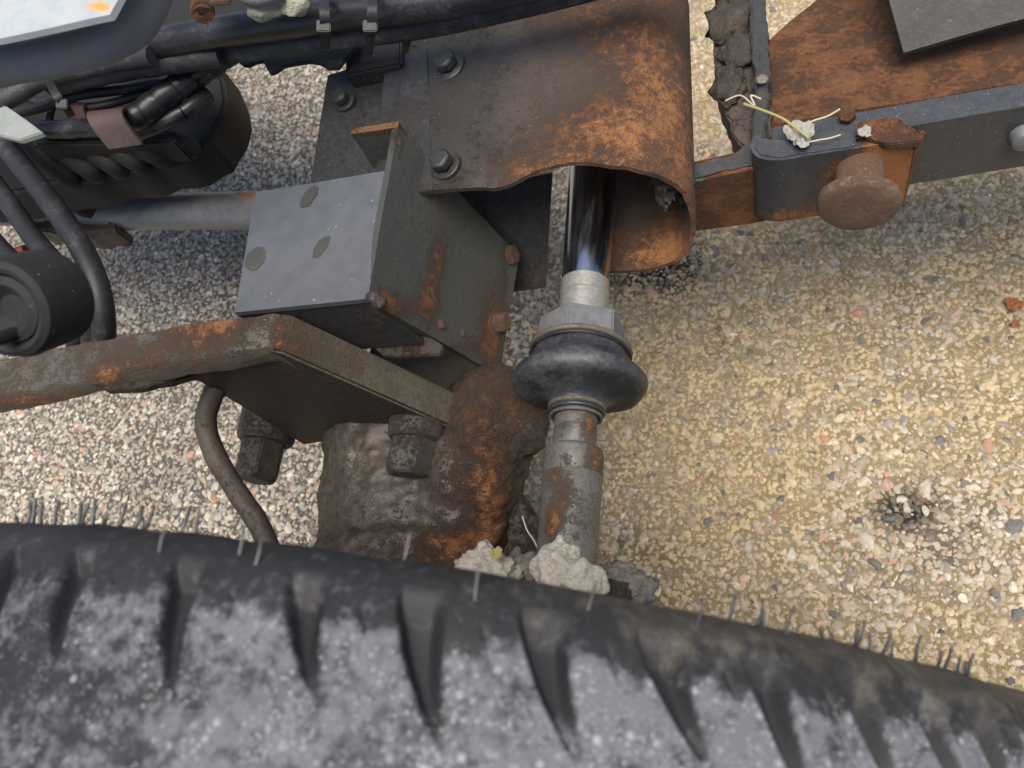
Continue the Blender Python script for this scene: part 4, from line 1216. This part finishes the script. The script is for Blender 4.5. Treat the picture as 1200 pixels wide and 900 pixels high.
# grey cover
cv = sheet(lambda u, v: P(1010 + 330 * u + 48 * v * (1 - u), -110 + (176 - 77 * u) * v, 0.470 - 0.03 * v) + Vector((0, 0, 0.002 * math.sin(u * 4))), 40, 30, 0.005)
part('grey_cover', cv, M['cover'], None, label='smooth dark grey cover overlapping the orange rust plate at top right', cat='cover')
# beam: folded angle with a flat top lip and a tall front face
bea = empty('frame_beam', P(1130, 160, 0.36), 'blue black steel beam reaching in from the right edge', 'beam')
tl0, tl1 = P(905, 160, 0.462), P(1260, 82, 0.462)
fl0, fl1 = P(935, 172, 0.462), P(1260, 114, 0.462)
xdir = (tl1 - tl0).normalized()
fl0 = P(1000, 153, 0.462)
part('beam_lip', quad_sheet(P(905, 176, 0.462), P(1760, 27, 0.462), P(1760, -4, 0.462), P(905, 150, 0.462), 0.005, 110, 12, 0.0006, edge=0.0), M['beam'], bea, rust=blobs([(960, 145, 50, 14, 0.25)]), dust=lambda c: 0.12)
q0, q1 = P(905, 177, 0.461), P(1760, 28, 0.461)
part('beam_face', quad_sheet(q0 + Vector((0, 0, -0.072)), q1 + Vector((0, 0, -0.072)), q1, q0, 0.005, 120, 20, 0.0006), M['beam'], bea, rust=blobs([(1076, 180, 10, 40, 0.6)]))
bq = P(1203, 160, 0.425)
def on_front(px, py, y): return at_y(px, py, y)
c = at_y(1200, 160, P(1200, 126, 0.461).y - 0.002); k = proj(c)[2] / FOC
part('round_plug', lathe(c + Vector((0, 0.004, 0)), (0, -1, 0.05), [(0, 16 * k), (0.006, 16 * k), (0.011, 13 * k), (0.013, 7 * k)], 32), M['tube'], bea)
part('small_bolt', hexa(P(993, 138, 0.463), (-0.1, -0.2, 1), 0.0065, 0.007, wear=0.08), M['rust'], bea)
# hitch bracket: sheet bent round its left end
hb = empty('hitch_bracket', P(960, 240, 0.37), 'rounded hitch bracket with dark paint and rusty right end holding a pin', 'bracket')
hz = 0.470
path = spline([P(884, 158, hz), P(880, 172, hz), P(888, 184, hz), P(912, 188, hz), P(950, 182, hz), P(1000, 174, hz), P(1040, 168, hz), P(1060, 165, hz), P(1074, 163, hz)], 10)
NP = len(path) - 1
def hbf(u, v):
    t = u * NP; j = min(int(t), NP - 1)
    p = path[j].lerp(path[j + 1], t - j)
    z = -0.078 * v * (1.0 - 0.12 * (1 - u) * 0) + 0.0006 * mn.noise(p * 60)
    return p + Vector((0, -0.002 * v, z))
part('bracket_wall', sheet(lambda u, v: hbf(u, 1 - v), 90, 34, 0.006), M['beam'], hb,
     rust=blobs([(1045, 205, 45, 75, 1.6), (985, 250, 60, 14, 1.2), (970, 210, 30, 30, 0.5), (920, 254, 40, 10, 0.6), (990, 200, 30, 12, 0.4), (920, 210, 25, 30, -0.1)]))
topf = prism(jag([P(884, 160, hz + 0.001), P(883, 172, hz + 0.001), P(890, 182, hz + 0.001), P(912, 186, hz + 0.001), P(950, 180, hz + 0.001), P(1004, 172, hz + 0.001), P(1004, 158, hz + 0.001), P(950, 165, hz + 0.001), P(905, 163, hz + 0.001)], 0.004, 0.0004), (0, 0, -0.006), 0.0012)
part('bracket_top', topf, M['beam'], hb, dust=blobs([(940, 170, 30, 14, 0.2)]))
part('rusty_end_plate', prism(jag([P(1004, 158, 0.474), P(1006, 142, 0.474), P(1040, 137, 0.474), P(1058, 140, 0.474), P(1066, 148, 0.474), P(1072, 152, 0.472), P(1084, 160, 0.472), P(1076, 166, 0.474), P(1040, 168, 0.474)], 0.004, 0.0006), (0, 0, -0.007), 0.001), M['rust'], hb)
part('rusty_cheek', quad_sheet(P(1075, 164, 0.470) + Vector((0, -0.001, -0.080)), P(1082, 158, 0.470) + Vector((0.0, 0.012, -0.080)), P(1086, 156, 0.470), P(1075, 163, 0.471), 0.004, 14, 24, 0.0008), M['rust'], hb)
# pin
pn = empty('hitch_pin', P(1003, 250, 0.39), 'rusty clevis pin with a round flat head on the hitch bracket', 'pin')
pax = Vector((-0.03, -1, 0.02)).normalized()
pc = P(1007, 208, 0.446); k = proj(pc)[2] / FOC
part('pin_shaft', lathe(pc - pax * 0.02, pax, [(0, 27 * k), (0.040, 27 * k)], 40, wob=0.0008), M['pinrust'], pn)
hc = pc + pax * 0.019
part('pin_head', lathe(hc, pax, [(0, 42 * k), (0.002, 45 * k), (0.007, 45.5 * k), (0.0095, 43 * k), (0.0105, 38 * k), (0.011, 20 * k)], 56, wob=0.0012), M['pinrust'], pn)
# rust block left of the bracket
rbk = empty('rust_block', P(850, 240, 0.36), 'orange rusted flat block with black top edge beside the guard', 'block')
t0, t1 = P(806, 214, 0.450), P(892, 196, 0.450)
part('block_face', quad_sheet(t0 + Vector((0, 0, -0.070)), t1 + Vector((0.002, 0, -0.074)), t1, t0, 0.02, 30, 24, 0.001), M['rust'], rbk)
part('block_top', prism(jag([P(804, 213, 0.452), P(840, 204, 0.452), P(880, 196, 0.452), P(893, 190, 0.452), P(884, 166, 0.452), P(866, 172, 0.452), P(862, 180, 0.452), P(808, 192, 0.452)], 0.006, 0.001), (0, 0, -0.012), 0.002), M['blackpaint'], rbk)
# muddy upright flange
mf = empty('muddy_flange', P(870, 90, 0.40), 'mud caked dark flange strip between the guard and the rust plate', 'flange')
mo = [(838, -30), (890, -30), (899, 30), (897, 70), (905, 95), (902, 160), (884, 170), (872, 172), (866, 168), (856, 150), (850, 128), (842, 108), (839, 88), (836, 66), (839, 48), (834, 30), (838, 10)]
part('flange_strip', prism(jag([P(x, y, 0.440) for x, y in mo], 0.007, 0.0022), (0, 0, -0.03), 0.002), M['brake'], mf, dust=lambda c: 0.05)
part('flange_edge', prism(jag([P(880, -30, 0.452), P(896, -30, 0.452), P(902, 70, 0.452), P(900, 130, 0.455), P(896, 170, 0.455), P(880, 170, 0.455), P(884, 90, 0.452), P(878, 40, 0.452)], 0.007, 0.0012), (0, 0, -0.012), 0.0015), M['blackpaint'], mf)
for i, (x, y, s) in enumerate(((858, 20, 0.020), (866, 60, 0.016), (852, 100, 0.014), (870, -8, 0.018))):
    part('mud_cake', lump(P(x, y, 0.442), (s, s * 1.5, s * 0.45), 3, 0.5, 1.8, i * 3.0), M['muddark'], mf, 180)
part('pale_drop', lump(P(893, 93, 0.458), (0.005, 0.005, 0.0025), 3, 0.15, 2, 1), M['mudgrey'], mf, 180)

# crumpled leaf scrap and grass wisps on the bracket
def scrap(cx, cy, z, s, seed, label, nm='leaf_scrap', mat='scrap'):
    c = P(cx, cy, z)
    n = 22
    def fn(u, v):
        x, y = (u - .5) * 2, (v - .5) * 2
        r = math.hypot(x, y) + 1e-6
        m_ = max(abs(x), abs(y))
        w = (0.75 + 0.55 * mn.noise(Vector((x / r * 0.8 + seed, y / r * 0.8, seed))) + 0.12 * mn.noise(Vector((x / r * 3 + seed, y / r * 3, seed)))) * m_ / r
        zz = 0.28 * mn.noise(Vector((x * 2.2 + seed, y * 2.2, 0))) + 0.12 * mn.noise(Vector((x * 6, y * 6 + seed, 0)))
        return c + Vector((x * w * s, y * w * s * 1.1, zz * s + 0.004))
    return part(nm, sheet(fn, n, n, 0.0006), M[mat], None, 60, label=label, cat='leaf')
scrap(938, 163, 0.474, 0.014, 2.0, 'crumpled pale leaf scrap lying on the hitch bracket')
scrap(1013, 157, 0.477, 0.006, 7.0, 'small white flake on the top of the hitch bracket', 'white_flake')
def wisp(pts, r, mat, label):
    part('grass_stalk', tube([P(*p) for p in pts], r, 8, n=10), M[mat], None, label=label, cat='grass')
wisp([(872, 122, 0.475), (890, 128, 0.478), (915, 138, 0.482), (930, 148, 0.482), (948, 162, 0.482)], 0.0011, 'grass', 'yellow green grass stalk lying towards the leaf scrap')
wisp([(938, 150, 0.474), (952, 142, 0.476), (970, 136, 0.476), (984, 128, 0.474)], 0.0007, 'straw', 'thin pale straw curving up from the leaf scrap')
wisp([(850, 118, 0.468), (868, 112, 0.472), (884, 124, 0.474), (880, 112, 0.476), (892, 116, 0.476)], 0.0007, 'straw', 'curled dry straw caught on the muddy flange')
wisp([(612, 605, 0.375), (618, 622, 0.374), (626, 634, 0.373), (634, 652, 0.372)], 0.0006, 'straw', 'thin white straw on the dark gusset beside the tie rod')
wisp([(985, 158, 0.476), (972, 162, 0.476), (960, 164, 0.476), (945, 167, 0.476)], 0.0006, 'straw', 'short straw lying flat across the hitch bracket top')

# ================================================================== DRIED MUD behind the tyre
part('mud_clump', lump(P(574, 672, 0.42), (0.023, 0.019, 0.018), 5, 0.45, 1.5, 1.3), M['mud'], None, 180, label='pale dried mud clump between the knuckle and tie rod', cat='mud clump')
part('mud_clump', lump(P(606, 672, 0.405), (0.016, 0.016, 0.016), 4, 0.5, 1.6, 5.3), M['mudgrey'], None, 180, label='small grey mud clump left of the tie rod base', cat='mud clump')
mc = fused([lump(P(652, 668, 0.470), (0.016, 0.022, 0.014), 4, 0.4, 1.8, 2.3), lump(P(672, 682, 0.475), (0.022, 0.014, 0.012), 4, 0.4, 1.8, 6.1), lump(P(645, 655, 0.462), (0.008, 0.012, 0.010), 3, 0.4, 1.8, 9.1)], 0.002, 2, [(0.0012, 120.0)])
part('mud_clump', mc, M['mud'], None, 180, label='cream mud caked round the base of the tie rod', cat='mud clump')
part('mud_clump', lump(P(728, 688, 0.40), (0.026, 0.016, 0.014), 4, 0.4, 1.6, 8.0), M['mudgrey'], None, 180, label='brown mud clump right of the tie rod base', cat='mud clump')
scrap(582, 650, 0.447, 0.0055, 4.0, 'tiny green leaf on the pale mud clump', 'green_leaf', 'grass')
# leaves on the ground
scrap(1188, 358, 0.006, 0.011, 3.0, 'orange fallen leaf on the asphalt at the right edge', 'fallen_leaf', 'leaf')
scrap(1190, 381, 0.006, 0.006, 5.0, 'small pale orange leaf below the fallen leaf', 'fallen_leaf', 'leaf')
